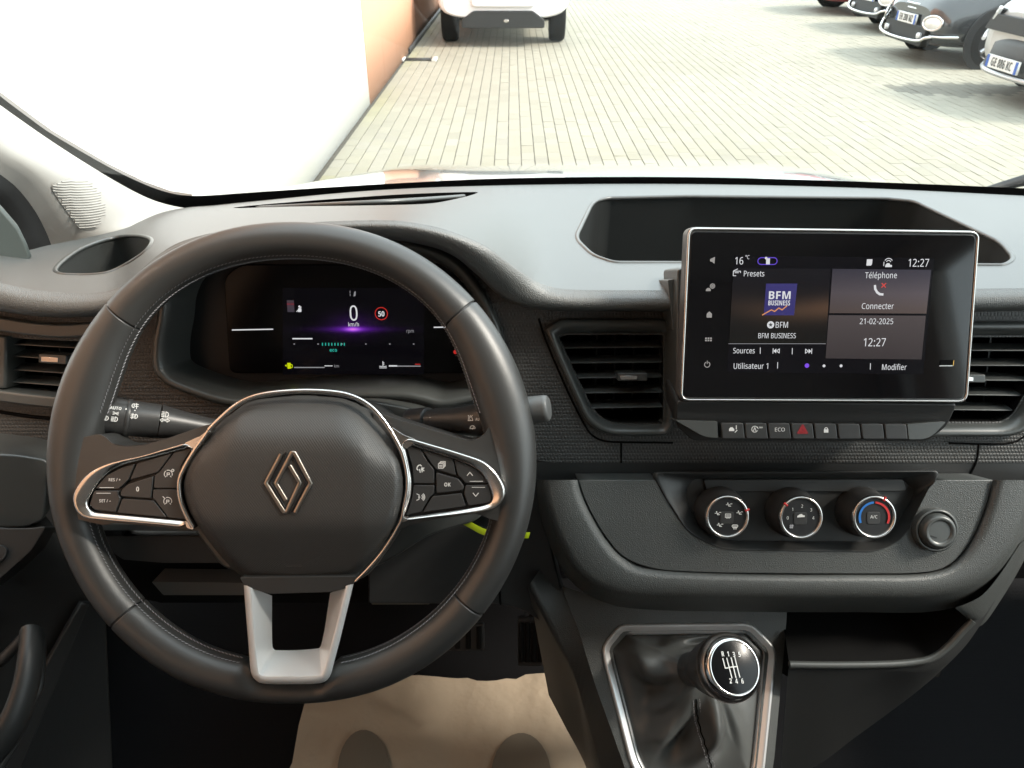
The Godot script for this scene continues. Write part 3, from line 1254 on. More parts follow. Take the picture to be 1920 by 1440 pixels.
# ---------- the van round the camera ----------
func van_shell() -> void:
	var t := thing("van", "grey van cabin seen from its driver's side, with windscreen and bonnet", "van", Vector3(0.2, 0, 0))
	var shell := paint(0.3, 0.31, 0.32, 0.5)
	var mb := MB.new()
	box(mb, Vector3(0.2, 0.46, 1.2), Vector3(1.9, 0.1, 5.0), 0.0)
	put(mb, "floor", M.carpet, t)
	mb = MB.new()
	box(mb, Vector3(0.2, 2.0, 1.7), Vector3(1.9, 0.08, 4.06), 0.02)
	put(mb, "roof", M.liner, t)
	mb = MB.new()
	box(mb, Vector3(0.2, 0.82, 3.7), Vector3(1.9, 0.7, 0.05), 0.0)
	put(mb, "tailgate", shell, t)
	var pane := paint(0.85, 0.95, 0.92, 0.02)
	pane.transparency = BaseMaterial3D.TRANSPARENCY_ALPHA
	pane.albedo_color.a = 0.04
	mb = MB.new()
	box(mb, Vector3(0.2, 1.24, 0.98), Vector3(1.8, 1.46, 0.04), 0.0)
	put(mb, "bulkhead", paint(0.2, 0.19, 0.18, 0.8), t)
	for s in [-1, 1]:
		mb = MB.new()   # side below the window line, then the posts
		box(mb, Vector3(0.2 + 0.93 * s, 0.82, 1.4), Vector3(0.05, 0.7, 4.6), 0.0)
		put(mb, "side_panel", shell, t)
		for z in [0.72]:
			mb = MB.new()
			box(mb, Vector3(0.2 + 0.93 * s, 1.58, z), Vector3(0.05, 0.78, 0.16), 0.01)
			put(mb, "door_post", M.liner, t)
		mb = MB.new()
		box(mb, Vector3(0.2 + 0.92 * s, 1.91, 1.6), Vector3(0.06, 0.12, 4.1), 0.01)
		put(mb, "roof_rail", M.liner, t)
		mb = MB.new()
		plate(mb, face_axes(Vector3(0.2 + 0.93 * s, 0, 0), Vector3(1, 0, 0)), PackedVector2Array([Vector2(-0.64, 1.17), Vector2(0.95, 1.17), Vector2(0.46, 1.86), Vector2(-0.64, 1.86)]), 0.0, 0.003, 0)
		put(mb, "side_window", pane, t)
		mb = MB.new()
		box(mb, Vector3(0.2 + 0.93 * s, 1.58, 2.25), Vector3(0.05, 0.78, 2.8), 0.01)
		put(mb, "load_side", shell, t)
	# far pillar, seen only from the side
	mb = MB.new()
	tube(mb, [Vector3(1.07, 1.18, -1.06), Vector3(1.06, 1.4, -0.9), Vector3(1.02, 1.95, -0.42)], [0.06, 0.05, 0.045], 10)
	put(mb, "door_pillar", M.pillar, t)
	# windscreen: one tilted sheet of glass
	var g := MB.new()
	var rows := []
	for j in 9:
		var v := j / 8.0
		var r := []
		for i in 17:
			var u := i / 16.0 * 2.0 - 1.0
			var bow := 0.2 * (1.0 - u * u)
			r.append(Vector3(0.2 + u * lerpf(0.9, 0.82, v), lerpf(1.165, 1.96, v) , lerpf(-1.08, -0.3, v) - bow * lerpf(1.0, 0.6, v)))
		rows.append(r)
	g.grid(rows, false, true)
	var glass := paint(0.86, 0.95, 0.92, 0.01)
	glass.transparency = BaseMaterial3D.TRANSPARENCY_ALPHA
	glass.albedo_color.a = 0.03
	put(g, "windscreen", glass, t)
	# black border of the glass, where it meets dash and pillar
	mb = MB.new()
	var up := [[-60, 130, 0.93], [0, 180, 0.97], [60, 225, 1.01], [100, 253, 1.03], [200, 311, 1.08], [270, 345, 1.11], [320, 362, 1.13], [360, 367, 1.145], [400, 366, 1.15], [470, 361, 1.165], [700, 346, 1.2], [960, 334, 1.23], [1280, 332, 1.23], [1600, 340, 1.2], [1920, 353, 1.13], [1990, 357, 1.1]]
	var lo := [[-60, 150, 0.92], [0, 197, 0.96], [60, 239, 1.0], [100, 267, 1.02], [200, 330, 1.07], [270, 368, 1.1], [320, 385, 1.12], [360, 392, 1.135], [400, 388, 1.14], [470, 380, 1.155], [700, 358, 1.19], [960, 348, 1.22], [1280, 346, 1.22], [1600, 353, 1.19], [1920, 368, 1.12], [1990, 372, 1.09]]
	var a := []
	var b := []
	var c := []
	for q in cr(up.map(func(w): return Vector3(w[0], w[1], w[2])), 4):
		a.append(fwd(q.x, q.y, q.z + 0.012))
		b.append(fwd(q.x, q.y, q.z))
	for q in cr(lo.map(func(w): return Vector3(w[0], w[1], w[2])), 4):
		c.append(fwd(q.x, q.y + 9.0, q.z + 0.03))
	mb.grid([a, b, c], false, false)
	put(mb, "windscreen_border", paint(0.006, 0.006, 0.007, 0.6, 0.0, 0.3), t)
	# the outer pillar skin beyond the border
	mb = MB.new()
	a = []
	b = []
	for w in [[-60, 118], [0, 172], [60, 217], [100, 246], [200, 305], [270, 340], [320, 358], [360, 364]]:
		a.append(fwd(w[0], w[1], 1.25))
		b.append(fwd(w[0], w[1] + 14, 1.22))
	mb.grid([a, b], false, false)
	put(mb, "outer_pillar", paint(0.1, 0.095, 0.085, 0.35), t)
	# bonnet, a glossy curve that falls away ahead of the glass
	mb = MB.new()
	rows = []
	for j in 15:
		var f := 1.16 + 0.062 * j
		var r := []
		for i in 41:
			var u := i / 40.0 * 2.0 - 1.0
			var crown := 0.012 * exp(-pow((absf(u) - 0.52) / 0.14, 2)) - 0.05 * pow(absf(u), 4)
			var y := 1.124 - 0.12 * (f - 1.16) - 0.15 * pow(maxf(f - 1.3, 0), 2) + crown
			r.append(Vector3(0.2 + u * 0.85, y, -(f + 0.1 * (1 - u * u))))
		rows.append(r)
	mb.grid(rows, false, true)
	var car_paint := paint(0.24, 0.26, 0.25, 0.22, 0.6)
	car_paint.clearcoat_enabled = true
	car_paint.clearcoat_roughness = 0.04
	put(mb, "bonnet", car_paint, t)
	mb = MB.new()
	tube(mb, [fwd(1830, 361, 1.19), fwd(1870, 351, 1.2), fwd(1925, 337, 1.2), fwd(2000, 318, 1.2)], [0.004, 0.007, 0.01, 0.01], 8)
	put(mb, "wiper_arm", M.black, t)


# ---------- the dashboard top: lines of the photograph with the distance ahead of the eye ----------
var back_edge := []    # where it meets glass and pillar
var brow := []         # where the top turns down into the padded roll
var roll_a := []
var roll_low := []
var roll_in := []

func dash_lines() -> void:
	back_edge = cr([Vector3(-60, 488, 0.66), Vector3(0, 478, 0.74), Vector3(50, 470, 0.8), Vector3(90, 460, 0.86), Vector3(160, 446, 0.95), Vector3(228, 430, 1.01), Vector3(262, 414, 1.05), Vector3(300, 399, 1.08), Vector3(350, 389, 1.11), Vector3(400, 385, 1.13), Vector3(470, 378, 1.145), Vector3(700, 357, 1.18), Vector3(960, 347, 1.21), Vector3(1280, 345, 1.21), Vector3(1600, 352, 1.18), Vector3(1920, 367, 1.11), Vector3(1990, 371, 1.08)], 6)
	var ys := [[-60, 515, 0.62], [0, 530, 0.62], [60, 543, 0.62], [130, 550, 0.62], [195, 547, 0.62], [232, 534, 0.618], [262, 508, 0.612], [298, 477, 0.605], [345, 451, 0.6], [430, 431, 0.597], [560, 418, 0.595], [720, 413, 0.595], [800, 422, 0.597], [860, 439, 0.6], [915, 464, 0.606], [965, 500, 0.618], [1010, 530, 0.63], [1060, 542, 0.635], [1150, 544, 0.635], [1260, 544, 0.635], [1500, 545, 0.635], [1850, 541, 0.635], [1990, 539, 0.63]]
	brow = cr(ys.map(func(w): return Vector3(w[0], w[1], w[2])), 6)
	var low := [[-60, 572, 0.61], [0, 581, 0.61], [60, 590, 0.61], [130, 593, 0.61], [195, 587, 0.61], [232, 572, 0.61], [262, 545, 0.607], [298, 512, 0.604], [345, 481, 0.602], [430, 458, 0.6], [560, 446, 0.598], [720, 446, 0.598], [800, 458, 0.6], [850, 477, 0.603], [893, 511, 0.61], [935, 551, 0.62], [985, 574, 0.623], [1060, 581, 0.623], [1150, 582, 0.623], [1260, 583, 0.623], [1500, 585, 0.623], [1850, 582, 0.623], [1990, 579, 0.62]]
	for w in cr(low.map(func(q): return Vector3(q[0], q[1], q[2])), 6):
		roll_low.append(w)
	for k in brow.size():
		var m: Vector3 = brow[k].lerp(roll_low[k], 0.4)
		roll_a.append(Vector3(m.x, m.y, m.z - 0.011))
		roll_in.append(Vector3(roll_low[k].x, roll_low[k].y + 3, roll_low[k].z + 0.05))

func top_place(p: Vector2) -> Vector3:
	var y0 := y_on(back_edge, p.x)
	var y2 := y_on(brow, p.x)
	var t := clampf((p.y - y0) / (y2 - y0), -0.1, 1.1)
	var f0 := z_on(back_edge, p.x)
	var f2 := z_on(brow, p.x)
	var d0 := f0 / -ray(Vector2(p.x, y0)).z
	var d2 := f2 / -ray(Vector2(p.x, y2)).z
	var d := 1.0 / lerpf(1.0 / d0, 1.0 / d2, t)
	d -= 0.012 * sin(PI * clampf(t, 0, 1)) + 0.006 * smoothstep(0.75, 1.0, t) * 0.0
	return EYE + ray(p) * d

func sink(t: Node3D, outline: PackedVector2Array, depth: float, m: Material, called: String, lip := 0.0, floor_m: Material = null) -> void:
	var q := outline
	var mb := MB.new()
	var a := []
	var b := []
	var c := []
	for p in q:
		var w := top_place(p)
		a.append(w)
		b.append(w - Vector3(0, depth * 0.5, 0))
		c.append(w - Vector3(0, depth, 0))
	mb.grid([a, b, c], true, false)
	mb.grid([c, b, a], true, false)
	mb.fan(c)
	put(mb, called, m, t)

func dashboard() -> void:
	dash_lines()
	var t := thing("dashboard", "dark grey moulded van dashboard with padded roll, raised hood and open tray", "dashboard", at(960, 600, 0.7))
	var tray := fillet([[1112, 377], [1136, 370], [1300, 367], [1660, 371], [1718, 377], [1880, 455], [1903, 484], [1886, 497], [1500, 493], [1150, 492], [1110, 478], [1078, 446]], 14.0)
	var slot := spl([[436, 390], [520, 381], [640, 372], [760, 364], [880, 360], [892, 363], [850, 374], [800, 382], [700, 385], [560, 387]], 4)
	var cup := spl([[103, 505], [118, 488], [150, 466], [195, 449], [240, 441], [272, 443], [285, 452], [274, 470], [246, 490], [210, 508], [180, 514], [140, 515], [112, 513]], 4)
	# the skin between back edge and brow, open where things sink in
	var outline := PackedVector2Array()
	for q in even(back_edge.map(func(w): return Vector2(w.x, w.y)), 150):
		outline.append(q)
	var under := even(brow.map(func(w): return Vector2(w.x, w.y)), 170)
	under.reverse()
	for q in under:
		outline.append(q)
	var mb := MB.new()
	skin(mb, outline, [tray, slot, cup], 17.0, top_place)
	put(mb, "top_pad", M.pad, t)
	# padded roll
	mb = MB.new()
	var rows := []
	for r in [brow, brow.map(func(w): return w + Vector3(0, 5, -0.004)), roll_a, roll_low.map(func(w): return w + Vector3(0, -6, -0.006)), roll_low, roll_in]:
		rows.append(r.map(func(w): return fwd(w.x, w.y, w.z)))
	var dense := []
	for r in rows:
		dense.append(r)
	mb.grid(dense, false, false)
	put(mb, "padded_roll", M.roll, t)
	# what sinks into the top
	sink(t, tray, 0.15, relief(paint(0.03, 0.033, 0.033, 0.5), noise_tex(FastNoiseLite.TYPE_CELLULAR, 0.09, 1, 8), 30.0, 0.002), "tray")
	sink(t, slot, 0.03, M.void, "demister_slot")
	sink(t, cup, 0.09, M.trim, "cup_well")
	# raised lips round tray and cup well
	for e in [[tray, 0.0028, M.pad, "tray_lip"], [cup, 0.0026, M.trim, "cup_well_lip"]]:
		mb = MB.new()
		var path := []
		for p in e[0]:
			path.append(top_place(p) - Vector3(0, 0.001, 0))
		tube(mb, path, e[1], 8, true)
		put(mb, e[3], e[2], t)
	mb = MB.new()   # bar along the demister slot
	var bar := []
	for q in cr([Vector3(450, 386, 0), Vector3(640, 376.5, 0), Vector3(780, 369, 0), Vector3(870, 363, 0)], 6):
		bar.append(top_place(Vector2(q.x, q.y)) - Vector3(0, 0.004, 0))
	tube(mb, bar, 0.003, 6)
	put(mb, "slot_bar", M.pad, t)
	mb = MB.new()   # little pale tag in the cup well
	box(mb, top_place(Vector2(246, 480)) + Vector3(-0.002, -0.02, -0.02), Vector3(0.012, 0.02, 0.002), 0.0)
	put(mb, "pale_tab", paint(0.2, 0.2, 0.22, 0.6), t)
	fascia(t)


var FAS: Face

func fascia(t: Node3D) -> void:
	FAS = face(960, 600, 0.722, 22.0)
	var holes := []
	for h in [vent_holes()[0], vent_holes()[1], vent_holes()[2], cluster_hole()]:
		holes.append(FAS.pts(h))
	# the ribbed trim band and what lies behind the hood
	var o := []
	for w in [[-60, 560], [190, 566], [232, 555], [262, 528], [298, 495], [345, 466], [430, 445], [560, 434], [720, 434], [800, 446], [850, 464], [893, 497], [935, 536], [985, 563], [1060, 570], [1500, 574], [1990, 570], [1990, 868], [1840, 868], [1165, 868], [1040, 868], [985, 860], [930, 880], [300, 880], [200, 850], [100, 840], [0, 832], [-60, 830]]:
		o.append(w)
	var mb := MB.new()
	var poly := ccw(FAS.list(o))
	var ring_pts := PackedVector2Array(even(Array(poly) + [poly[0]], 200))
	ring_pts.resize(199)
	plate(mb, FAS, ring_pts, 0, 0.02, 0, holes)
	put(mb, "ribbed_trim", M.ribbed, t)
	# smooth base strip below the ribs
	mb = MB.new()
	plate(mb, FAS, FAS.list([[1000, 866], [1990, 866], [1990, 909], [1000, 909]], 0.0), -0.0005, 0.02, 0.0)
	put(mb, "base_strip", M.dark, t)
	mb = MB.new()
	plate(mb, FAS, FAS.list([[-80, 826], [230, 846], [230, 1010], [-80, 1010]], -0.012), -0.012, 0.02, 0.0)
	put(mb, "lower_end", M.dark, t)
	# joints of the band
	for q in [[[1165, 831], [1165, 868]], [[1836, 832], [1832, 862], [1822, 885], [1808, 905]], [[1010, 597], [1024, 640], [1066, 737], [1098, 800], [1112, 817], [1130, 826], [1160, 829], [1262, 830]], [[1780, 831], [1885, 832], [1925, 815], [1960, 775], [1990, 700]]]:
		mb = MB.new()
		var path := []
		for w in cr(v2(q), 4):
			path.append(FAS.p3(FAS.to2(w, 0.0004), 0.0))
		tube(mb, path, 0.0011, 6)
		put(mb, "joint", M.void, t)
	# left end: the smooth ledge under the roll and under the vent
	for e in [[[-60, 590], [0, 596], [60, 605], [130, 608], [230, 600], [225, 622], [130, 634], [60, 630], [0, 622], [-60, 616]], [[-60, 726], [0, 733], [60, 740], [130, 746], [215, 748], [212, 768], [130, 768], [60, 762], [0, 754], [-60, 746]]]:
		mb = MB.new()
		plate(mb, FAS, FAS.pts(PackedVector2Array(cr(v2(e), 3, true)), 0.012), 0.012, 0.03, 0.007)
		put(mb, "moulded_ledge", M.trim, t)
	mb = MB.new()
	var gap := []
	for w in cr(v2([[-60, 764], [0, 772], [60, 781], [130, 786], [215, 786]]), 4):
		gap.append(FAS.p3(FAS.to2(w, 0), 0))
	tube(mb, gap, 0.002, 6)
	put(mb, "joint", M.void, t)
	# bright flanks of the cluster surround
	mb = MB.new()
	plate(mb, FAS, FAS.list([[955, 600], [1006, 600], [1012, 606], [1030, 655], [1040, 690], [1000, 690], [975, 640]], 0.001), 0.0003, 0.003, 0.0005)
	put(mb, "trim_corner", M.ribbed, t)


func vent_holes() -> Array:
	return [
		fillet([[-50, 634], [0, 631], [60, 636], [150, 640], [232, 642], [216, 742], [130, 741], [60, 736], [10, 728], [-50, 722]], 8.0),
		fillet([[1049, 632, 6], [1062, 628, 3], [1243, 628, 3], [1243, 793, 3], [1141, 793, 26], [1112, 768, 18], [1080, 700]], 10.0),
		fillet([[1690, 632, 3], [1985, 632, 6], [1975, 655, 10], [1930, 722], [1898, 778, 20], [1876, 791, 22], [1690, 791, 3]], 10.0)]

func cluster_hole() -> PackedVector2Array:
	return spl([[312, 596], [318, 552], [338, 512], [385, 478], [450, 462], [540, 456], [700, 457], [780, 466], [836, 487], [878, 525], [912, 580], [934, 640], [930, 700], [905, 734], [865, 745], [828, 750], [790, 741], [740, 735], [600, 736], [480, 748], [420, 745], [340, 718], [312, 700], [303, 680], [304, 640]], 5)


# ---------- left pillar, door ----------
func pillar_and_door() -> void:
	var a := cr([Vector3(-60, 152, 0.9), Vector3(0, 197, 0.945), Vector3(100, 267, 1.005), Vector3(200, 330, 1.055), Vector3(270, 368, 1.085), Vector3(320, 385, 1.105), Vector3(370, 393, 1.12)], 6)
	var b := cr([Vector3(-60, 215, 0.83), Vector3(0, 268, 0.865), Vector3(60, 303, 0.9), Vector3(96, 335, 0.925), Vector3(140, 392, 0.955), Vector3(180, 425, 0.98), Vector3(225, 440, 1.0)], 6)
	var c := cr([Vector3(-60, 262, 0.825), Vector3(0, 335, 0.88), Vector3(30, 360, 0.905), Vector3(60, 400, 0.93), Vector3(80, 440, 0.95), Vector3(92, 466, 0.96), Vector3(98, 480, 0.965)], 6)
	var t := thing("pillar_trim", "pale windscreen pillar trim with ribbed tweeter grille, left of the dashboard", "pillar trim", fwd(200, 400, 1.0))
	var lines := []
	for s in 9:
		var r := []
		var u := s / 8.0
		for k in a.size():
			# rounded ridge: quadratic through the three lines
			var pa: Vector3 = fwd(a[k].x, a[k].y, a[k].z)
			var pb: Vector3 = fwd(b[k].x, b[k].y, b[k].z)
			var pc: Vector3 = fwd(c[k].x, c[k].y, c[k].z)
			var q1 := pa.lerp(pb, minf(1.0, u * 2.0))
			var q2 := pb.lerp(pc, maxf(0.0, u * 2.0 - 1.0))
			r.append(q1 if u < 0.5 else q2)
		lines.append(r)
	var soft := []
	for s in 9:
		var r := []
		for k in a.size():
			var p: Vector3 = lines[s][k]
			if s > 0 and s < 8:
				p = p * 0.4 + lines[s - 1][k] * 0.3 + lines[s + 1][k] * 0.3
			r.append(p)
		soft.append(r)
	var mb := MB.new()
	mb.grid(soft, false, false)
	put(mb, "trim_panel", M.pillar, t)
	# tweeter grille: a stack of thin ribs over the ridge
	var oval := spl([[101, 343], [118, 337], [150, 332], [178, 345], [194, 368], [200, 395], [192, 418], [178, 429], [155, 430], [146, 425], [128, 400], [108, 372], [97, 352]], 5)
	mb = MB.new()
	var place := func(p: Vector2) -> Vector3:
		return meet(soft, p, 0.0015)
	skin(mb, oval, [], 9.0, place)
	var gr := put(mb, "tweeter_grille", M.pillar, t)
	mb = MB.new()
	for k in 21:
		var pts := []
		for i in 15:
			var u := i / 14.0
			var x := lerpf(92, 206, u)
			var y := 336.0 + k * 4.8 + (4.0 * sin(PI * minf(u * 2, 1.0)) if u < 0.42 else 4.0 - 13.0 * (u - 0.42) + 2.5 * sin(PI * (u - 0.42) / 0.58))
			if inside(Vector2(x, y), [oval]):
				pts.append(place.call(Vector2(x, y)) + Vector3(0, 0, 0.0012))
		if pts.size() > 2:
			tube(mb, pts, 0.00085, 5)
	var rb := put(mb, "ribs", M.pillar, gr)
	rb.set_meta("kind", "stuff")
	# door: card, armrest, pull handle, mirror triangle, seal
	var d := thing("driver_door", "driver's door with black seal, dark card, armrest and curved pull handle, at the left edge", "door", at(0, 1000, 0.62))
	mb = MB.new()
	var s1 := []
	var s2 := []
	var s3 := []
	for w in cr([Vector3(-60, 300, 0), Vector3(0, 340, 0), Vector3(28, 365, 0), Vector3(56, 402, 0), Vector3(76, 440, 0), Vector3(90, 475, 0)], 5):
		s1.append(fwd(w.x + 10, w.y - 6, 0.825 + 0.09 * smoothstep(280, 420, w.y)))
	for w in cr([Vector3(-60, 330, 0), Vector3(-20, 358, 0), Vector3(5, 390, 0), Vector3(35, 425, 0), Vector3(52, 455, 0), Vector3(62, 480, 0)], 5):
		s3.append(fwd(w.x - 4, w.y + 3, 0.78 + 0.08 * smoothstep(300, 440, w.y)))
	for k in s1.size():
		s2.append((s1[k] + s3[k]) * 0.5 + Vector3(0.008, 0, 0.008))
	mb.grid([s1, s2, s3], false, false)
	put(mb, "door_seal", M.rubber, d)
	mb = MB.new()
	plate(mb, face(0, 440, 0.78, 10, 35), face(0, 440, 0.78, 10, 35).list([[-90, 340], [-22, 366], [5, 392], [36, 428], [50, 456], [60, 482], [40, 500], [-90, 520]]), 0, 0.03, 0.004)
	put(mb, "mirror_triangle", paint(0.055, 0.068, 0.065, 0.45), d)
	var fa := face(40, 920, 0.66, 24, 26)
	mb = MB.new()
	plate(mb, fa, fa.pts(fillet([[-140, 845], [30, 852], [92, 862], [88, 930], [84, 975], [50, 990], [-140, 992]], 14)), 0, 0.14, 0.012)
	put(mb, "armrest_block", M.trim, d)
	fa = face(30, 1050, 0.64, 40, 24)
	mb = MB.new()
	plate(mb, fa, fa.pts(fillet([[-140, 992], [60, 990], [88, 986], [60, 1032], [4, 1082], [-140, 1190]], 10)), 0, 0.1, 0.008)
	put(mb, "armrest", M.dark, d)
	mb = MB.new()
	plate(mb, fa, fa.pts(fillet([[-60, 1028], [2, 1021], [14, 1030], [10, 1045], [-10, 1062], [-60, 1090]], 6), 0.004), 0.004, 0.01, 0.002)
	put(mb, "window_switch", M.key, d)
	var fd := face(60, 1250, 0.7, 10, 42)
	mb = MB.new()
	plate(mb, fd, fd.pts(fillet([[-200, 1000], [95, 985], [150, 1060], [200, 1150], [215, 1500], [-200, 1500]], 20)), 0, 0.04, 0.01)
	put(mb, "door_card", relief(paint(0.016, 0.017, 0.017, 0.55), noise_tex(FastNoiseLite.TYPE_CELLULAR, 0.09, 1, 8, 128), 30.0, 0.003), d)
	# pull handle
	mb = MB.new()
	var arcp := []
	for w in cr([Vector3(-70, 1215, 0.63), Vector3(-10, 1235, 0.62), Vector3(22, 1220, 0.61), Vector3(48, 1196, 0.6), Vector3(54, 1240, 0.59), Vector3(48, 1290, 0.585), Vector3(22, 1360, 0.58), Vector3(-30, 1430, 0.575)], 5):
		arcp.append(at(w.x, w.y, w.z))
	arcp = []
	for w in cr([Vector3(60, 1185, 0.62), Vector3(57, 1235, 0.605), Vector3(46, 1295, 0.595), Vector3(18, 1365, 0.585), Vector3(-40, 1440, 0.575)], 6):
		arcp.append(at(w.x, w.y, w.z))
	tube(mb, arcp, 0.0085, 12, false, true, 1.5)
	put(mb, "pull_handle", relief(paint(0.015, 0.016, 0.016, 0.5), noise_tex(FastNoiseLite.TYPE_CELLULAR, 0.09, 1, 8, 128), 30.0, 0.003), d)
	mb = MB.new()
	arcp = []
	for w in cr([Vector3(-60, 1280, 0.64), Vector3(0, 1240, 0.64), Vector3(40, 1200, 0.64), Vector3(62, 1183, 0.635), Vector3(74, 1200, 0.635), Vector3(72, 1280, 0.63), Vector3(60, 1310, 0.625), Vector3(20, 1400, 0.62), Vector3(-20, 1460, 0.61)], 6):
		arcp.append(at(w.x, w.y, w.z))
	tube(mb, arcp, 0.005, 8)
	put(mb, "handle_rim", M.dark, d)
	mb = MB.new()
	var fs := face(100, 1380, 0.72, 10, 42)
	plate(mb, fs, fs.list([[150, 1130], [168, 1130], [40, 1440], [-30, 1500], [-60, 1500]], 0.004), 0.006, 0.006, 0.002)
	put(mb, "card_edge", M.dark, d)


# ---------- air vents ----------
func vents() -> void:
	var holes := vent_holes()
	var names := ["curved air vent at the left end of the dashboard, beyond the steering wheel", "slanted air vent between steering wheel and touchscreen", "slanted air vent right of the touchscreen, half hidden by it"]
	var spots := [Vector2(80, 690), Vector2(1160, 710), Vector2(1850, 710)]
	var slats := [
		[[-50, 640, 232, 657], [-50, 662, 230, 681], [-50, 687, 226, 706], [-50, 710, 222, 730]],
		[[1050, 652, 1244, 650], [1060, 680, 1244, 678.5], [1076, 708, 1244, 706.5], [1092, 736, 1244, 734.5], [1106, 764.5, 1244, 762]],
		[[1690, 656, 1980, 657], [1690, 684, 1960, 685], [1690, 711, 1950, 713], [1690, 738, 1925, 741], [1690, 766, 1905, 769]]]
	var tabs := [[98, 672, 52, 17, 3.0], [1186, 707, 56, 15, 0.0], [1818, 710, 60, 15, 0.0]]
	for k in 3:
		var t := thing("air_vent", names[k], "air vent", FAS.p3(FAS.to2(spots[k])), "air vents of the dashboard")
		# dark duct behind the slats
		var mb := MB.new()
		var q := ccw(FAS.pts(holes[k]))
		well(mb, FAS, q, 0.0, 0.07)
		cap_flat(mb, FAS, q, -0.07)
		put(mb, "duct", M.void, t)
		# frame
		var fr := MB.new()
		if k == 1:
			frame_shape(fr, holes[k], [[1018, 597], [1258, 597], [1258, 814], [1137, 814, 34], [1098, 790, 20], [1060, 705], [1024, 622]])
		elif k == 2:
			frame_shape(fr, holes[k], [[1690, 602], [2000, 602], [1996, 650], [1960, 745], [1918, 806, 22], [1884, 816, 30], [1690, 816]])
		else:
			var ends := MB.new()
			plate(ends, FAS, FAS.list([[-60, 628], [-4, 630], [11, 632], [10, 728], [-4, 730], [-60, 722]], 0.008), 0.008, 0.03, 0.003)
			put(ends, "end_cheek", M.trim, t)
		if k > 0:
			put(fr, "frame", M.trim, t)
		for s in slats[k]:
			mb = MB.new()
			var rows := []
			for e in [[0.002, -0.0007], [0.0028, 0.0], [0.002, 0.0009], [-0.016, 0.005], [-0.016, 0.0035]]:
				var r := []
				for i in 7:
					var w := FAS.to2(Vector2(lerpf(s[0], s[2], i / 6.0), lerpf(s[1], s[3], i / 6.0)), -0.006)
					r.append(FAS.p3(w + Vector2(0, e[1]), e[0] - 0.006))
				rows.append(r)
			mb.grid(rows, false, true, true)
			put(mb, "slat", M.trim, t)
		# upright vanes deep inside
		for u in [0.2, 0.5, 0.8]:
			mb = MB.new()
			var c := FAS.to2(spots[k] + Vector2((u - 0.5) * 120, 0))
			box(mb, FAS.p3(c, -0.045), Vector3(0.0015, 0.08, 0.03), 0.0, Basis(FAS.x, FAS.y, FAS.n))
			put(mb, "upright_vane", M.black, t)
		# thumb tab
		var tb: Array = tabs[k]
		mb = MB.new()
		var x0: float = tb[0] - tb[2] / 2.0
		var x1: float = tb[0] + tb[2] / 2.0
		var y0: float = tb[1] - tb[3] / 2.0
		var y1: float = tb[1] + tb[3] / 2.0
		plate(mb, FAS, FAS.pts(fillet([[x0, y0], [x1, y0 + tb[4]], [x1, y1 + tb[4]], [x0, y1]], 3), 0.009), 0.009, 0.016, 0.0025)
		var tab := put(mb, "thumb_tab", M.trim, t)
		mb = MB.new()
		plate(mb, FAS, FAS.list([[x0 + 5, y0 + 5], [x0 + 37, y0 + 5 + tb[4] * 0.6], [x0 + 37, y1 - 2.5 + tb[4] * 0.6], [x0 + 5, y1 - 2.5]], 0.0096), 0.0099, 0.002, 0.0005)
		put(mb, "metal_insert", M.satin, tab)


func frame_shape(mb: MB, hole: PackedVector2Array, outer: Array) -> void:
	# a trim band from the hole's edge to its outline, rounded towards the hole
	var n := 90
	var a := PackedVector2Array(even(Array(ccw(FAS.pts(hole))) + [ccw(FAS.pts(hole))[0]], n + 1))
	a.resize(n)
	var ob := ccw(FAS.pts(fillet(outer, 8.0)))
	var b := PackedVector2Array(even(Array(ob) + [ob[0]], n + 1))
	b.resize(n)
	# start both at the corner nearest the lower right so that they pair up
	var ref := a[0]
	var best := 0
	for i in n:
		if b[i].distance_to(ref) < b[best].distance_to(ref):
			best = i
	var bb := PackedVector2Array()
	for i in n:
		bb.append(b[(i + best) % n])
	# nearest pairing keeps the band tidy
	var cc := PackedVector2Array()
	var o := outward(a)
	for i in n:
		var hit := bb[i]
		var dmin := 1e9
		for j in n:
			var p1 := bb[j]
			var p2 := bb[(j + 1) % n]
			var x = Geometry2D.segment_intersects_segment(a[i] - o[i] * 0.0005, a[i] + o[i].normalized() * 0.08, p1, p2)
			if x != null and a[i].distance_to(x) < dmin:
				dmin = a[i].distance_to(x)
				hit = x
		cc.append(hit)
	var rows := []
	for e in [[1.0, 0.0], [1.0, 0.006], [0.93, 0.009], [0.72, 0.0105], [0.45, 0.009], [0.2, 0.004], [0.06, -0.003], [0.0, -0.012]]:
		var r := []
		for i in n:
			r.append(FAS.p3(a[i].lerp(cc[i], e[0]), e[1]))
		rows.append(r)
	mb.grid(rows, true, true)


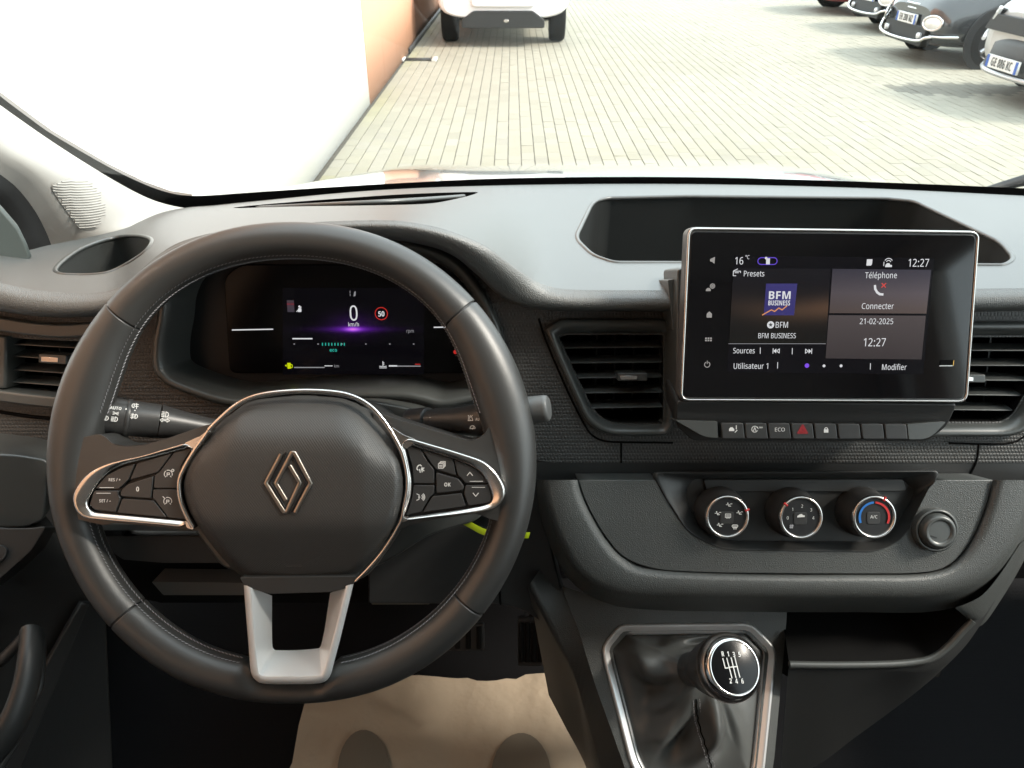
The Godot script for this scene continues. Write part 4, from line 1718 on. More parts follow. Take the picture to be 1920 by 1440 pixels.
# ---------- instrument cluster ----------
func cluster() -> void:
	var t := thing("instrument_cluster", "dark digital instrument cluster behind the steering wheel showing speed 0", "instrument cluster", at(640, 620, 0.74))
	var f := face(640, 600, 0.765, 20.0)
	var hole := ccw(FAS.pts(cluster_hole()))
	var n := hole.size()
	var o := outward(hole)
	# rounded bezel that dives to the lens
	var rows := []
	for e in [[0.007, -0.002, 0], [0.006, 0.006, 0], [0.002, 0.009, 0], [-0.002, 0.007, 0], [-0.005, 0.0, 0], [-0.007, -0.02, 0], [-0.011, -0.06, 0]]:
		var r := []
		for i in n:
			r.append(FAS.p3(hole[i] + o[i] * e[0], e[1]))
		rows.append(r)
	var mb := MB.new()
	mb.grid(rows, true, true)
	put(mb, "bezel", M.trim, t)
	mb = MB.new()
	plate(mb, f, f.list([[320, 478], [925, 478], [925, 780], [320, 780]]), 0, 0.01, 0)
	put(mb, "back_plate", M.black, t)
	mb = MB.new()
	plate(mb, f, f.pts(fillet([[420, 520], [450, 496], [880, 496], [900, 520], [905, 700], [430, 700]], 16), 0.004), 0.004, 0.004, 0.001)
	put(mb, "lens", M.lens, t)
	# display and what it shows
	var im := Image.create(265, 160, false, Image.FORMAT_RGB8)
	for y in 160:
		for x in 265:
			var dx := (x - 133.0) / 52.0
			var dy := (y - 75.0) / 5.5
			var dz := (y - 68.0) / 22.0
			var g := exp(-absf(dx) * 1.3) * exp(-dy * dy) + 0.32 * exp(-dx * dx * 1.2) * exp(-dz * dz)
			var hot := exp(-dx * dx * 14.0) * exp(-dy * dy * 2.0)
			im.set_pixel(x, y, Color(0.03 + 0.42 * g + 0.4 * hot, 0.027 + 0.1 * g + 0.35 * hot, 0.04 + 0.72 * g + 0.3 * hot).clamp())
	mb = MB.new()
	plate(mb, f, f.list([[530, 540], [795, 540], [795, 702], [530, 702]], 0.0045), 0.0045, 0.0004, 0)
	var d := put(mb, "display", glow_map(im, 0.8), t)
	var w: Material = M.white_glow
	var h := 0.0052
	text(d, "0", f, 663, 587, 28, w, 0.82, false, h)
	text(d, "km/h", f, 663, 608, 7.5, w, 0.86, false, h)
	text(d, "50", f, 715, 588.5, 9.5, w, 0.86, true, h)
	text(d, "rpm", f, 769, 622, 6.5, M.grey_glow, 0.86, false, h)
	var teal := glow(0.02, 0.45, 0.36, 0.8)
	text(d, "eco", f, 625, 657, 6.5, teal, 0.95, true, h)
	text(d, "km", f, 631, 686, 5.5, M.grey_glow, 0.9, false, h)
	var red := glow(0.6, 0.02, 0.015, 0.8)
	icon(d, [arc(0, 0, 1, 0, 360, 28)], f, 715, 588, 11.5, 1.7, red, h, "speed_limit_ring")
	icon(d, [[[-1, 0], [1, 0]]], f, 567, 635, 18, 2.4, w, h, "gauge_bar")
	icon(d, [[[-1, 0], [1, 0]]], f, 580, 689, 28, 2.0, M.grey_glow, h, "fuel_gauge")
	icon(d, [[[-1, 0], [-0.5, 0]], [[-0.3, 0], [0.3, 0]], [[0.5, 0], [1, 0]]], f, 616, 686, 7, 1.6, w, h, "range_dashes")
	icon(d, [[[-1, 0], [1, 0]]], f, 759, 686.5, 29, 2.0, M.grey_glow, h, "temperature_gauge")
	icon(d, [[[-1, 0], [1, 0]]], f, 737, 686, 7, 2.4, w, h + 0.0001, "temperature_bar")
	icon(d, [[[-1, 0], [1, 0]]], f, 783, 683, 4.5, 1.6, red, h, "temperature_limit")
	icon(d, [[[0, 1], [0, -0.4]], [[0, 0.6], [0.35, 0.6]], [[0, 0.2], [0.35, 0.2]], [[-1, -0.4], [-0.5, -0.5], [0, -0.4], [0.5, -0.5], [1, -0.4]], [[-1, -0.9], [1, -0.9]]], f, 718, 684, 6.5, 1.2, w, h, "coolant_symbol")
	var dots := []
	for k in 8:
		dots.append([[-1 + k * 2.0 / 7, -0.1], [-1 + k * 2.0 / 7 + 0.01, 0.1]])
	icon(d, dots, f, 625, 645.5, 20.5, 2.0, teal, h, "eco_gauge")
	var ticks := []
	for k in 6:
		ticks.append([[-1 + k * 0.4, 0], [-1 + k * 0.4 + 0.012, 0]])
	icon(d, ticks, f, 663, 645, 112, 2.0, M.grey_glow, h, "scale_ticks")
	icon(d, [["fill", [-0.5, -0.9], [0.5, -0.9], [0.5, 0.8], [-0.5, 0.8]], [[0.5, 0.4], [0.9, 0.2], [0.9, -0.5], [0.6, -0.6]], ["fill", [-1.2, 0], [-0.7, 0.4], [-0.7, -0.4]]], f, 542, 685.5, 6.5, 1.4, glow(0.62, 0.72, 0.0, 0.9), h, "fuel_symbol")
	icon(d, [["fill", [-0.5, -1], [0.6, -1], [0.7, 0], [0.2, 0.3], [-0.3, 0.1]], disc(0.1, 0.7, 0.35), [[-0.9, -0.9], [0.7, 0.6]]], f, 561, 579, 6, 1.2, w, h, "seat_belt_symbol")
	icon(d, [["fill", [-0.6, -1], [0.6, -1], [0.6, 1], [-0.6, 1]]], f, 545, 574, 11, 1.2, glow(0.04, 0.035, 0.05), h, "van_symbol")
	icon(d, [[[-1, 0.3], [-0.3, 0.3]], [[0.2, 0.3], [0.9, 0.3]]], f, 545, 572, 6, 3.0, glow(0.22, 0.01, 0.02), h + 0.0002, "open_seats")
	icon(d, [[[-1, 1], [-1, 0.3]], [[-1, 0], [-1, -0.7]], ["fill", [0.1, -0.9], [0.8, -0.7], [1, 0.9], [0.4, 0.7]]], f, 662, 551, 5.5, 1.0, M.grey_glow, h, "lane_symbol")
	icon(t, [[[-1, -0.02], [1, 0.02]]], f, 473.5, 618, 38, 2.2, w, 0.0052, "side_gauge_line")
	icon(t, [[[-1, -0.02], [1, 0.02]]], f, 850, 613, 36, 2.2, w, 0.0052, "side_gauge_line")
	icon(t, [disc(0, 0, 1)], f, 854, 660, 4.0, 2.2, red, 0.0052, "warning_lamp")


# ---------- column stalks ----------
func stalks() -> void:
	var t := thing("steering_column", "grey shroud of the steering column between wheel and dashboard", "steering column", at(600, 820, 0.66))
	var f := face(600, 830, 0.655, 32.0)
	var mb := MB.new()
	plate(mb, f, f.pts(fillet([[395, 800], [470, 752], [690, 750], [770, 764], [806, 782], [812, 815], [880, 900], [906, 966], [890, 978], [800, 1006], [730, 1052], [690, 1070], [420, 1070], [360, 990], [360, 860]], 22)), 0, 0.2, 0.02)
	put(mb, "shroud", M.trim, t)
	# lights stalk on the left
	var l := thing("light_stalk", "black lighting stalk left of the wheel hub with AUTO and lamp symbols", "stalk", at(300, 785, 0.62))
	var p0 := at(172, 777, 0.604)
	var p1 := at(238, 783.5, 0.615)
	var p2 := at(299, 790, 0.625)
	var p3 := at(345, 797, 0.634)
	var p4 := at(430, 810, 0.65)
	mb = MB.new()
	tube(mb, [p0, p1.lerp(p0, 0.03)], 0.0152, 28)
	put(mb, "turning_end", M.key, l)
	mb = MB.new()
	tube(mb, [p1.lerp(p0, 0.03), p1.lerp(p0, 0.025), p1.lerp(p2, 0.1), p1.lerp(p2, 0.105)], [0.0146, 0.0158, 0.0158, 0.0146], 28)
	put(mb, "fog_lamp_ring", M.key, l)
	mb = MB.new()
	tube(mb, [p1.lerp(p2, 0.11), p1.lerp(p2, 0.3), p2.lerp(p1, 0.03), p2], [0.0148, 0.0147, 0.0142, 0.0135], 28)
	put(mb, "middle_ring", M.key, l)
	mb = MB.new()
	tube(mb, [p2, p2.lerp(p3, 0.03), p3, p4], [0.0135, 0.0141, 0.0115, 0.0075], 28)
	put(mb, "arm", M.key, l)
	# print on the side that faces the driver
	var sf := Face.new()
	sf.host = self
	sf.x = (p2 - p0).normalized()
	sf.n = (EYE - p1 - sf.x * (EYE - p1).dot(sf.x)).normalized()
	sf.y = sf.n.cross(sf.x)
	sf.o = p1
	var hh := 0.0163
	text(l, "AUTO", sf, 217, 765, 5.5, M.print, 0.95, true, hh)
	var lamp := [arc(0.1, 0, 0.7, -90, 90, 7), [[0.1, 0.7], [0.1, -0.7], [0.12, -0.7]], [[-0.95, 0.6], [-0.2, 0.6]], [[-0.95, 0.2], [-0.2, 0.2]], [[-0.95, -0.2], [-0.2, -0.2]], [[-0.95, -0.6], [-0.2, -0.6]]]
	icon(l, lamp, sf, 215, 786, 6.8, 1.3, M.print, hh, "dipped_beam_symbol")
	icon(l, lamp, sf, 198, 784, 6.5, 1.3, M.print, hh - 0.0004, "main_beam_symbol")
	icon(l, [[[-0.9, 0.5], [-0.3, 0.3]], [[-0.9, 0], [-0.3, 0]], [[-0.9, -0.5], [-0.3, -0.3]], [[0.9, 0.5], [0.3, 0.3]], [[0.9, 0], [0.3, 0]], [[0.9, -0.5], [0.3, -0.3]], arc(0, 0, 0.15, 0, 360, 6)], sf, 217, 775, 6, 1.1, M.print, hh, "side_light_symbol")
	icon(l, [disc(0, 0, 1)], sf, 236.5, 767, 1.6, 1, M.print, hh, "mark")
	icon(l, [disc(0, 0, 1)], sf, 253, 769.5, 1.4, 1, M.print, hh, "mark")
	var fog := [arc(0.2, 0, 0.6, -90, 90, 7), [[0.2, 0.6], [0.2, -0.6]], [[-0.9, 0.5], [0, 0.4]], [[-0.9, 0], [0, 0]], [[-0.9, -0.5], [0, -0.4]], [[-0.45, 0.8], [-0.55, -0.8]]]
	icon(l, fog, sf, 252, 780.5, 7.5, 1.4, M.print, 0.0158, "fog_lamp_symbol")
	icon(l, [arc(-0.2, 0, 0.6, 90, 270, 7), [[-0.2, 0.6], [-0.2, -0.6]], [[0.1, 0.5], [0.9, 0.5]], [[0.1, -0.1], [0.9, -0.1]], [[0.4, 0.8], [0.5, -0.8]]], sf, 253, 761, 7, 1.4, M.print, 0.0158, "rear_fog_symbol")
	icon(l, lamp, sf, 310, 777, 7.5, 1.4, M.print, 0.0148, "flash_symbol")
	icon(l, [[[-1, 0], [-0.5, 0.4], [-0.5, 0.15], [-0.1, 0.15], [-0.1, -0.15], [-0.5, -0.15], [-0.5, -0.4], [-1, 0]], [[1, 0], [0.5, 0.4], [0.5, 0.15], [0.1, 0.15], [0.1, -0.15], [0.5, -0.15], [0.5, -0.4], [1, 0]]], sf, 309, 788, 9, 1.2, M.print, 0.0148, "indicator_symbol")
	# wiper stalk on the right
	var w := thing("wiper_stalk", "wiper stalk right of the wheel hub, its rounded end showing past the rim", "stalk", at(900, 790, 0.62))
	var q0 := at(770, 793, 0.655)
	var q1 := at(806, 790, 0.645)
	var q2 := at(905, 788, 0.62)
	var q3 := at(985, 770, 0.605)
	var q4 := at(1030, 765, 0.6)
	mb = MB.new()
	tube(mb, [q0, q1.lerp(q0, 0.1), q1, q1], [0.0125, 0.0125, 0.0118, 0.0105], 24)
	tube(mb, [q1, q1.lerp(q2, 0.12)], 0.0105, 24)
	tube(mb, [q1.lerp(q2, 0.12), q1.lerp(q2, 0.14), q1.lerp(q2, 0.5), q2.lerp(q1, 0.1), q2, q2.lerp(q3, 0.2)], [0.0108, 0.0115, 0.0115, 0.0138, 0.0148, 0.0145], 28)
	put(mb, "arm", M.key, w)
	mb = MB.new()
	tube(mb, [q2.lerp(q3, 0.22), q3, q3.lerp(q4, 0.12), q3.lerp(q4, 0.8), q3.lerp(q4, 0.93), q4, q4], [0.014, 0.0112, 0.0112, 0.011, 0.0104, 0.0085, 0.003], 28)
	put(mb, "turning_end", relief(paint(0.085, 0.088, 0.088, 0.4), noise_tex(FastNoiseLite.TYPE_CELLULAR, 0.09, 1, 8, 128), 40.0, 0.002), w)
	var wf := Face.new()
	wf.host = self
	wf.x = (q2 - q1).normalized()
	wf.n = (EYE - q2 - wf.x * (EYE - q2).dot(wf.x)).normalized()
	wf.y = wf.n.cross(wf.x)
	wf.o = q2
	hh = 0.0156
	text(w, "AUTO", wf, 899, 786, 5, M.print, 0.95, true, hh)
	text(w, "0", wf, 901, 775.5, 4.5, M.print, 0.95, true, hh)
	text(w, "1", wf, 903, 795, 4.5, M.print, 0.95, true, hh)
	text(w, "2", wf, 906, 804.5, 4.5, M.print, 0.95, true, hh)
	icon(w, [[[-0.8, -0.4], [-0.5, 0.6], [0.5, 0.6], [0.8, -0.4], [-0.8, -0.4]], [[0, -0.4], [-0.4, 0.3]], [[0, 0.7], [0, 1.1]], [[-0.4, 0.8], [-0.7, 1.1]], [[0.4, 0.8], [0.7, 1.1]]], wf, 882, 786, 5.5, 1.2, M.print, hh, "screen_wash_symbol")
	icon(w, [arc(0, -0.3, 0.9, 10, 170, 8), [[-0.9, -0.2], [0.9, -0.2]], [[0, -0.4], [0.4, 0.3]]], wf, 886, 802, 5.5, 1.2, M.print, hh, "rear_wiper_symbol")
	icon(w, [[[-0.8, -0.4], [-0.4, 0.6], [0.6, 0.6], [0.8, -0.4]]], wf, 903, 767, 5, 1.2, M.print, hh, "mist_symbol")


# ---------- steering wheel ----------
var WH: Face
const RIM_H := -0.022

func rim_at(deg: float) -> Array:   # [centre in the wheel plane, tube radius] at an angle from the right, anticlockwise
	var a := deg_to_rad(deg)
	var k := 0.575 / FOCAL
	# outer and inner edge in units of the photograph
	var outer := 456.0
	var w := 69.0
	for g in [[22.0, 13.0, 27.0], [158.0, 13.0, 27.0], [-90.0, 45.0, 7.0], [4.0, 10.0, 10.0], [176.0, 10.0, 10.0]]:
		var d := fposmod(deg - g[0] + 180.0, 360.0) - 180.0
		w += g[2] * exp(-d * d / (2.0 * g[1] * g[1]))
	var low := absf(fposmod(deg + 90.0 + 180.0, 360.0) - 180.0)
	outer -= 7.0 * exp(-low * low / 300.0) + 6.0 * exp(-pow(fposmod(deg - 90.0 + 180.0, 360.0) - 180.0, 2) / 400.0)
	w = lerpf(44.0, w, smoothstep(8.5, 12.5, low))   # it makes room for the lower spoke
	var c := WH.to2(Vector2(550, 866.5) + Vector2(cos(a), -sin(a)) * (outer - w / 2), RIM_H)
	return [c, w / 2 * k * (0.575 - RIM_H) / 0.575]

func rim_section(deg: float, shrink := 0.0) -> Array:
	var c := rim_at(deg)
	var a := deg_to_rad(deg)
	var u := Vector2(cos(a), sin(a))
	var r := []
	for k in 26:
		var q := TAU * k / 26
		var rr: float = c[1] - shrink
		r.append(WH.p3(c[0] + u * cos(q) * rr, RIM_H + sin(q) * (rr * 0.4 + 0.0105)))
	return r

func wpts(a: Array, h: float) -> PackedVector2Array:
	return WH.pts(v2(a), h)

func steering_wheel() -> void:
	WH = face(550, 866.5, 0.575, rad_to_deg(TIP))
	var t := thing("steering_wheel", "black leather steering wheel with satin spokes, airbag cover and lozenge emblem", "steering wheel", WH.o)
	# leather, cut at four seams (degrees, anticlockwise from the right)
	var seams := [41.5, 139.0, 222.5, 321.5]
	for s in 4:
		var d0: float = seams[s]
		var d1: float = seams[(s + 1) % 4]
		if d1 < d0:
			d1 += 360.0
		var mb := MB.new()
		var rows := []
		var n := int((d1 - d0) / 2.5)
		for k in n + 1:
			var d := lerpf(d0 + 0.12, d1 - 0.12, float(k) / n)
			if k == 0:
				rows.append(rim_section(d, 0.0022))
				rows.append(rim_section(d + 0.1, 0.0007))
				rows.append(rim_section(d + 0.32, 0.0))
			elif k == n:
				rows.append(rim_section(d - 0.32, 0.0))
				rows.append(rim_section(d - 0.1, 0.0007))
				rows.append(rim_section(d, 0.0022))
			else:
				rows.append(rim_section(d))
		mb.grid(rows, true, true)
		put(mb, "leather_cover", M.leather, t)
	var mbs := MB.new()
	for d in seams:
		var rows := []
		for k in 3:
			rows.append(rim_section(d - 0.4 + 0.4 * k, 0.002))
		mbs.grid(rows, true, true)
	put(mbs, "seam", M.black, t)
	# stitches along the inner side
	mbs = MB.new()
	for k in 330:
		var d := k * 360.0 / 330
		if (d > 345 or d < 15) or (d > 165 and d < 195) or (d > 256 and d < 284):
			continue
		var c := rim_at(d)
		var a := deg_to_rad(d)
		var u := Vector2(cos(a), sin(a))
		var tn := Vector2(-u.y, u.x)
		for s in [-1, 1]:
			var q: float = PI - 0.28 + 0.2 * s
			var p: Vector2 = c[0] + u * cos(q) * c[1] * 1.005
			var z: float = RIM_H + sin(q) * (c[1] * 0.4 + 0.0105) * 1.02
			tube(mbs, [WH.p3(p - tn * 0.0011, z - 0.0004 * s), WH.p3(p + tn * 0.0011, z + 0.0008 * s)], 0.00034, 4, false, false)
	var st := put(mbs, "stitching", M.thread, t)
	st.set_meta("kind", "stuff")
	# hub and spokes behind the trim
	var mb := MB.new()
	plate(mb, WH, WH.pts(fillet([[372, 806], [470, 748], [600, 740], [700, 765], [760, 830], [764, 900], [752, 990], [700, 1070], [672, 1098], [455, 1098], [350, 990], [338, 900]], 24)), -0.012, 0.05, 0.008)
	put(mb, "hub", M.dark, t)
	mb = MB.new()   # left leather spoke
	plate(mb, WH, WH.pts(fillet([[138, 824, 4], [192, 812, 14], [212, 835, 26], [262, 837, 30], [320, 820, 20], [385, 797, 10], [430, 790], [420, 900], [380, 992], [350, 994, 10], [280, 986, 10], [215, 980, 12], [196, 986, 10], [138, 972, 4]], 2), -0.0085), -0.0085, 0.03, 0.006)
	put(mb, "spoke", M.leather, t)
	mb = MB.new()
	plate(mb, WH, WH.pts(fillet([[700, 770], [745, 786, 10], [830, 812, 20], [886, 828, 20], [908, 815, 14], [916, 800, 6], [942, 812, 4], [944, 980, 4], [915, 972, 8], [895, 962, 10], [810, 975, 10], [765, 986, 6], [740, 1000], [700, 900]], 2), -0.0085), -0.0085, 0.03, 0.006)
	put(mb, "spoke", M.leather, t)
	# satin frames round the key pads
	var lo := spl([[397, 802], [374, 819], [350, 829], [310, 841], [270, 853], [228, 862], [196, 871], [172, 883], [152, 903], [137, 928], [132, 943], [137, 959], [152, 969], [185, 974], [240, 979], [300, 984], [352, 990], [364, 991], [349, 960], [339, 925], [338, 900], [350, 868], [372, 838], [390, 818]], 3)
	var li := fillet([[364, 837], [278, 860], [232, 871], [206, 883, 20], [186, 903], [172, 925, 10], [164, 940], [165, 950, 6], [174, 960], [206, 963], [354, 977, 3], [341, 940], [332, 912, 14], [341, 880]], 8)
	satin_frame(t, lo, li, "spoke_frame")
	var ro := spl([[700, 757], [722, 780], [737, 802], [756, 815], [790, 826], [835, 839], [880, 853], [905, 862], [924, 876], [941, 899], [950, 920], [951, 935], [942, 949], [918, 957], [870, 963], [810, 969], [760, 975], [750, 976], [757, 945], [762, 915], [760, 880], [748, 835], [725, 795]], 3)
	var ri := fillet([[758, 831, 3], [847, 859], [887, 874, 16], [905, 889], [918, 912, 10], [924, 932], [921, 942, 6], [906, 948], [859, 956], [758, 970, 3], [771, 930], [773, 900, 14], [765, 860]], 8)
	satin_frame(t, ro, ri, "spoke_frame")
	for e in [[[345, 831], [374, 818], [397, 800], [395, 812], [376, 838], [364, 842], [352, 838]], [[734, 800], [756, 815], [780, 824], [776, 832], [762, 842], [752, 838], [742, 820]], [[346, 976], [355, 979], [363, 989], [362, 993], [350, 990]], [[766, 968], [757, 970], [750, 976], [750, 980], [764, 977]]]:
		mb = MB.new()
		plate(mb, WH, WH.pts(fillet(e, 3.0, 2), 0.003), 0.003, 0.008, 0.0016)
		put(mb, "frame_root", M.satin, t)
	# rim of satin over the top of the airbag
	mb = MB.new()
	var path := []
	for w in cr(v2([[392, 806], [410, 788], [440, 762], [470, 746], [510, 737], [570, 733], [630, 736], [668, 746], [698, 765], [720, 790], [735, 812]]), 5):
		path.append(WH.p3(WH.to2(w, 0.002), 0.002))
	tube(mb, path, 0.0021, 8)
	put(mb, "hub_rim", M.satin, t)
	for e in [[[392, 808], [362, 850], [340, 890], [336, 915], [342, 948], [362, 988]], [[735, 812], [754, 850], [763, 890], [763, 920], [757, 950], [750, 980], [720, 1030], [690, 1066], [666, 1090]]]:
		mb = MB.new()
		path = []
		for w in cr(v2(e), 5):
			path.append(WH.p3(WH.to2(w, 0.003), 0.003))
		var rr := []
		for k in path.size():
			rr.append(lerpf(0.0019, 0.0010, float(k) / path.size()) if e.size() > 8 else 0.0019)
		tube(mb, path, rr, 8)
		put(mb, "hub_side_rim", M.satin, t)
	# left and right keys
	var keys := [
		[[[178, 916], [200, 891], [228, 877], [252, 870], [241, 899], [222, 917]], "RES / +", 215, 899.5, 5.6],
		[[[257, 869], [322, 850], [296, 885], [244, 899]], "", 0, 0, 0],
		[[[327, 848], [361, 839], [340, 872], [331, 915], [288, 915], [290, 892], [299, 885]], "", 0, 0, 0],
		[[[225, 926], [229, 917], [240, 908], [287, 893], [283, 935], [227, 931]], "0", 258, 917, 8.5],
		[[[176, 920], [222, 920], [220, 928], [226, 934], [217, 960], [177, 956], [168, 946]], "SET / –", 197, 939, 5.6],
		[[[229, 935], [288, 939], [312, 970], [220, 961]], "", 0, 0, 0],
		[[[287, 918], [331, 918], [338, 945], [350, 974], [315, 970], [291, 938], [286, 935]], "", 0, 0, 0],
		[[[761, 834], [788, 842], [801, 866], [814, 882], [814, 906], [776, 906], [774, 875]], "", 0, 0, 0],
		[[[793, 844], [848, 860], [855, 891], [818, 880], [805, 863]], "", 0, 0, 0],
		[[[852, 862], [887, 876], [904, 890], [914, 906], [873, 906], [866, 897], [859, 891]], "", 0, 0, 0],
		[[[818, 886], [859, 898], [870, 912], [868, 919], [818, 925]], "OK", 839, 908.5, 7.0],
		[[[873, 910], [916, 909], [923, 932], [919, 942], [878, 948], [870, 924]], "", 0, 0, 0],
		[[[776, 910], [814, 910], [814, 926], [806, 932], [790, 959], [762, 966], [773, 932]], "", 0, 0, 0],
		[[[811, 931], [865, 925], [873, 949], [793, 960]], "", 0, 0, 0]]
	for e in [li, ri]:
		var bed := MB.new()
		plate(bed, WH, WH.pts(e, -0.004), -0.004, 0.006, 0)
		put(bed, "key_bed", M.black, t)
	var got := []
	var hk := -0.0002
	for e in keys:
		mb = MB.new()
		plate(mb, WH, WH.pts(fillet(e[0], 2.5, 2), hk), hk, 0.004, 0.0007)
		var o := put(mb, "key", M.key, t)
		got.append(o)
		if e[1]:
			text(o, e[1], WH, e[2], e[3], e[4], M.print, 0.92, true, hk + 0.0003)
	var hp := hk + 0.0003
	icon(got[0], [[[-1, 0], [1, 0]]], WH, 200, 914.3, 13, 1.2, M.print, hp, "marking")
	icon(got[4], [[[-1, 0], [1, 0]]], WH, 194, 924.8, 13, 1.2, M.print, hp, "marking")
	icon(got[9], [[[-1, 0], [1, 0]]], WH, 893, 902.5, 12, 1.1, M.print, hp, "marking")
	icon(got[11], [[[-1, 0], [1, 0]]], WH, 897, 913.8, 12, 1.1, M.print, hp, "marking")
	icon(got[9], [[[-1, -0.5], [0, 0.7], [1, -0.5]]], WH, 881, 889, 5, 1.4, M.print, hp, "arrow_up")
	icon(got[11], [[[-1, 0.5], [0, -0.7], [1, 0.5]]], WH, 892, 927, 5, 1.4, M.print, hp, "arrow_down")
	var dial := [arc(0, 0, 1, -20, 110, 8), arc(0, 0, 1, 130, 205, 6), [[-0.3, -0.5], [-0.3, 0.3], [0.3, 0.3], [0.3, -0.1], [-0.2, -0.1]], [[-0.75, -0.7], [-0.55, -0.5]], [[0.75, -0.7], [0.55, -0.5]]]
	icon(got[2], dial + [arc(1.15, 0.95, 0.28, 0, 360, 8)], WH, 315.5, 889, 7.5, 1.4, M.print, hp, "limiter_symbol")
	icon(got[6], dial + [[[-1.2, 1.2], [-0.8, 0.8]]], WH, 314.5, 940, 7.5, 1.4, M.print, hp, "cruise_symbol")
	var handset := [[[-1, 0.55], [-0.85, 0], [-0.5, -0.5], [0, -0.9], [0.35, -0.9]], [[-1, 0.6], [-0.7, 0.65]], [[0.4, -0.95], [0.5, -0.6]], [[-0.95, 0.4], [-0.6, 0.5]]]
	icon(got[7], [arc(0.1, 0.2, 1.0, 100, 190, 7), [[-0.9, 0.1], [-0.6, -0.2]], [[0, 1.2], [0.3, 0.9]], [[0.2, -0.2], [1, 0.4]], [[0.3, 0.3], [1, -0.4]], [[0.5, 0.5], [0.5, -0.7]], [[-0.2, 0.0], [0.0, -0.8]]], WH, 788, 880, 7, 1.7, M.print, hp, "telephone_symbol")
	icon(got[8], [[[-1, -0.9], [0.4, -0.9], [0.4, 0.4], [-1, 0.4], [-1, -0.9]], [[-0.7, 0.4], [-0.7, 0.7], [0.7, 0.7], [0.7, -0.6], [0.4, -0.6]], [[-0.4, 0.7], [-0.4, 1], [1, 1], [1, -0.3], [0.7, -0.3]], [[-0.7, -0.5], [0.1, -0.5]], [[-0.7, -0.1], [0.1, -0.1]]], WH, 828.5, 872, 6.5, 1.2, M.print, hp, "pages_symbol")
	icon(got[12], [[[-1, 0.8], [-0.4, 0.5], [-0.5, 0.1], [-0.2, 0], [-0.5, -0.1], [-0.4, -0.5], [-1, -0.8]], arc(-0.1, 0, 0.5, -50, 50, 5), arc(-0.1, 0, 0.8, -50, 50, 6), arc(-0.1, 0, 1.1, -50, 50, 6)], WH, 789, 932, 7.5, 1.3, M.print, hp, "voice_symbol")
	airbag(t)
	lower_spoke(t)


func satin_frame(t: Node3D, outer: PackedVector2Array, inner: PackedVector2Array, called: String) -> void:
	# a ring of even points: outer edge, bright ridge, slope down to the key pad
	var n := 120
	var ia := ccw(WH.pts(inner, 0.0))
	var a := PackedVector2Array(even(Array(ia) + [ia[0]], n + 1))
	a.resize(n)
	var oa := ccw(WH.pts(outer, 0.0))
	var o := outward(a)
	var m := oa.size()
	var b := PackedVector2Array()
	for i in n:
		# nearest point of the outline, looked for along the outward direction first
		var best := oa[0]
		var score := 1e9
		for j in m:
			for k in 4:
				var p := oa[j].lerp(oa[(j + 1) % m], k / 4.0)
				var d := p - a[i]
				var s := d.length() * (1.0 + 1.2 * (1.0 - d.normalized().dot(o[i].normalized())))
				if s < score:
					score = s
					best = p
		b.append(best)
	for turn in 3:
		var s := PackedVector2Array()
		for i in n:
			s.append((b[(i - 1 + n) % n] + b[i] * 2.0 + b[(i + 1) % n]) / 4.0)
		b = s
	var rows := []
	for e in [[1.0, -0.008], [1.0, 0.0005], [0.94, 0.0024], [0.82, 0.0034], [0.66, 0.0034], [0.4, 0.0026], [0.14, 0.0016], [0.03, 0.0009], [0.0, -0.0005], [0.0, -0.006]]:
		var r := []
		for i in n:
			r.append(WH.p3(a[i].lerp(b[i], e[0]), e[1]))
		rows.append(r)
	var mb := MB.new()
	mb.grid(rows, true, true)
	put(mb, called, M.satin, t)


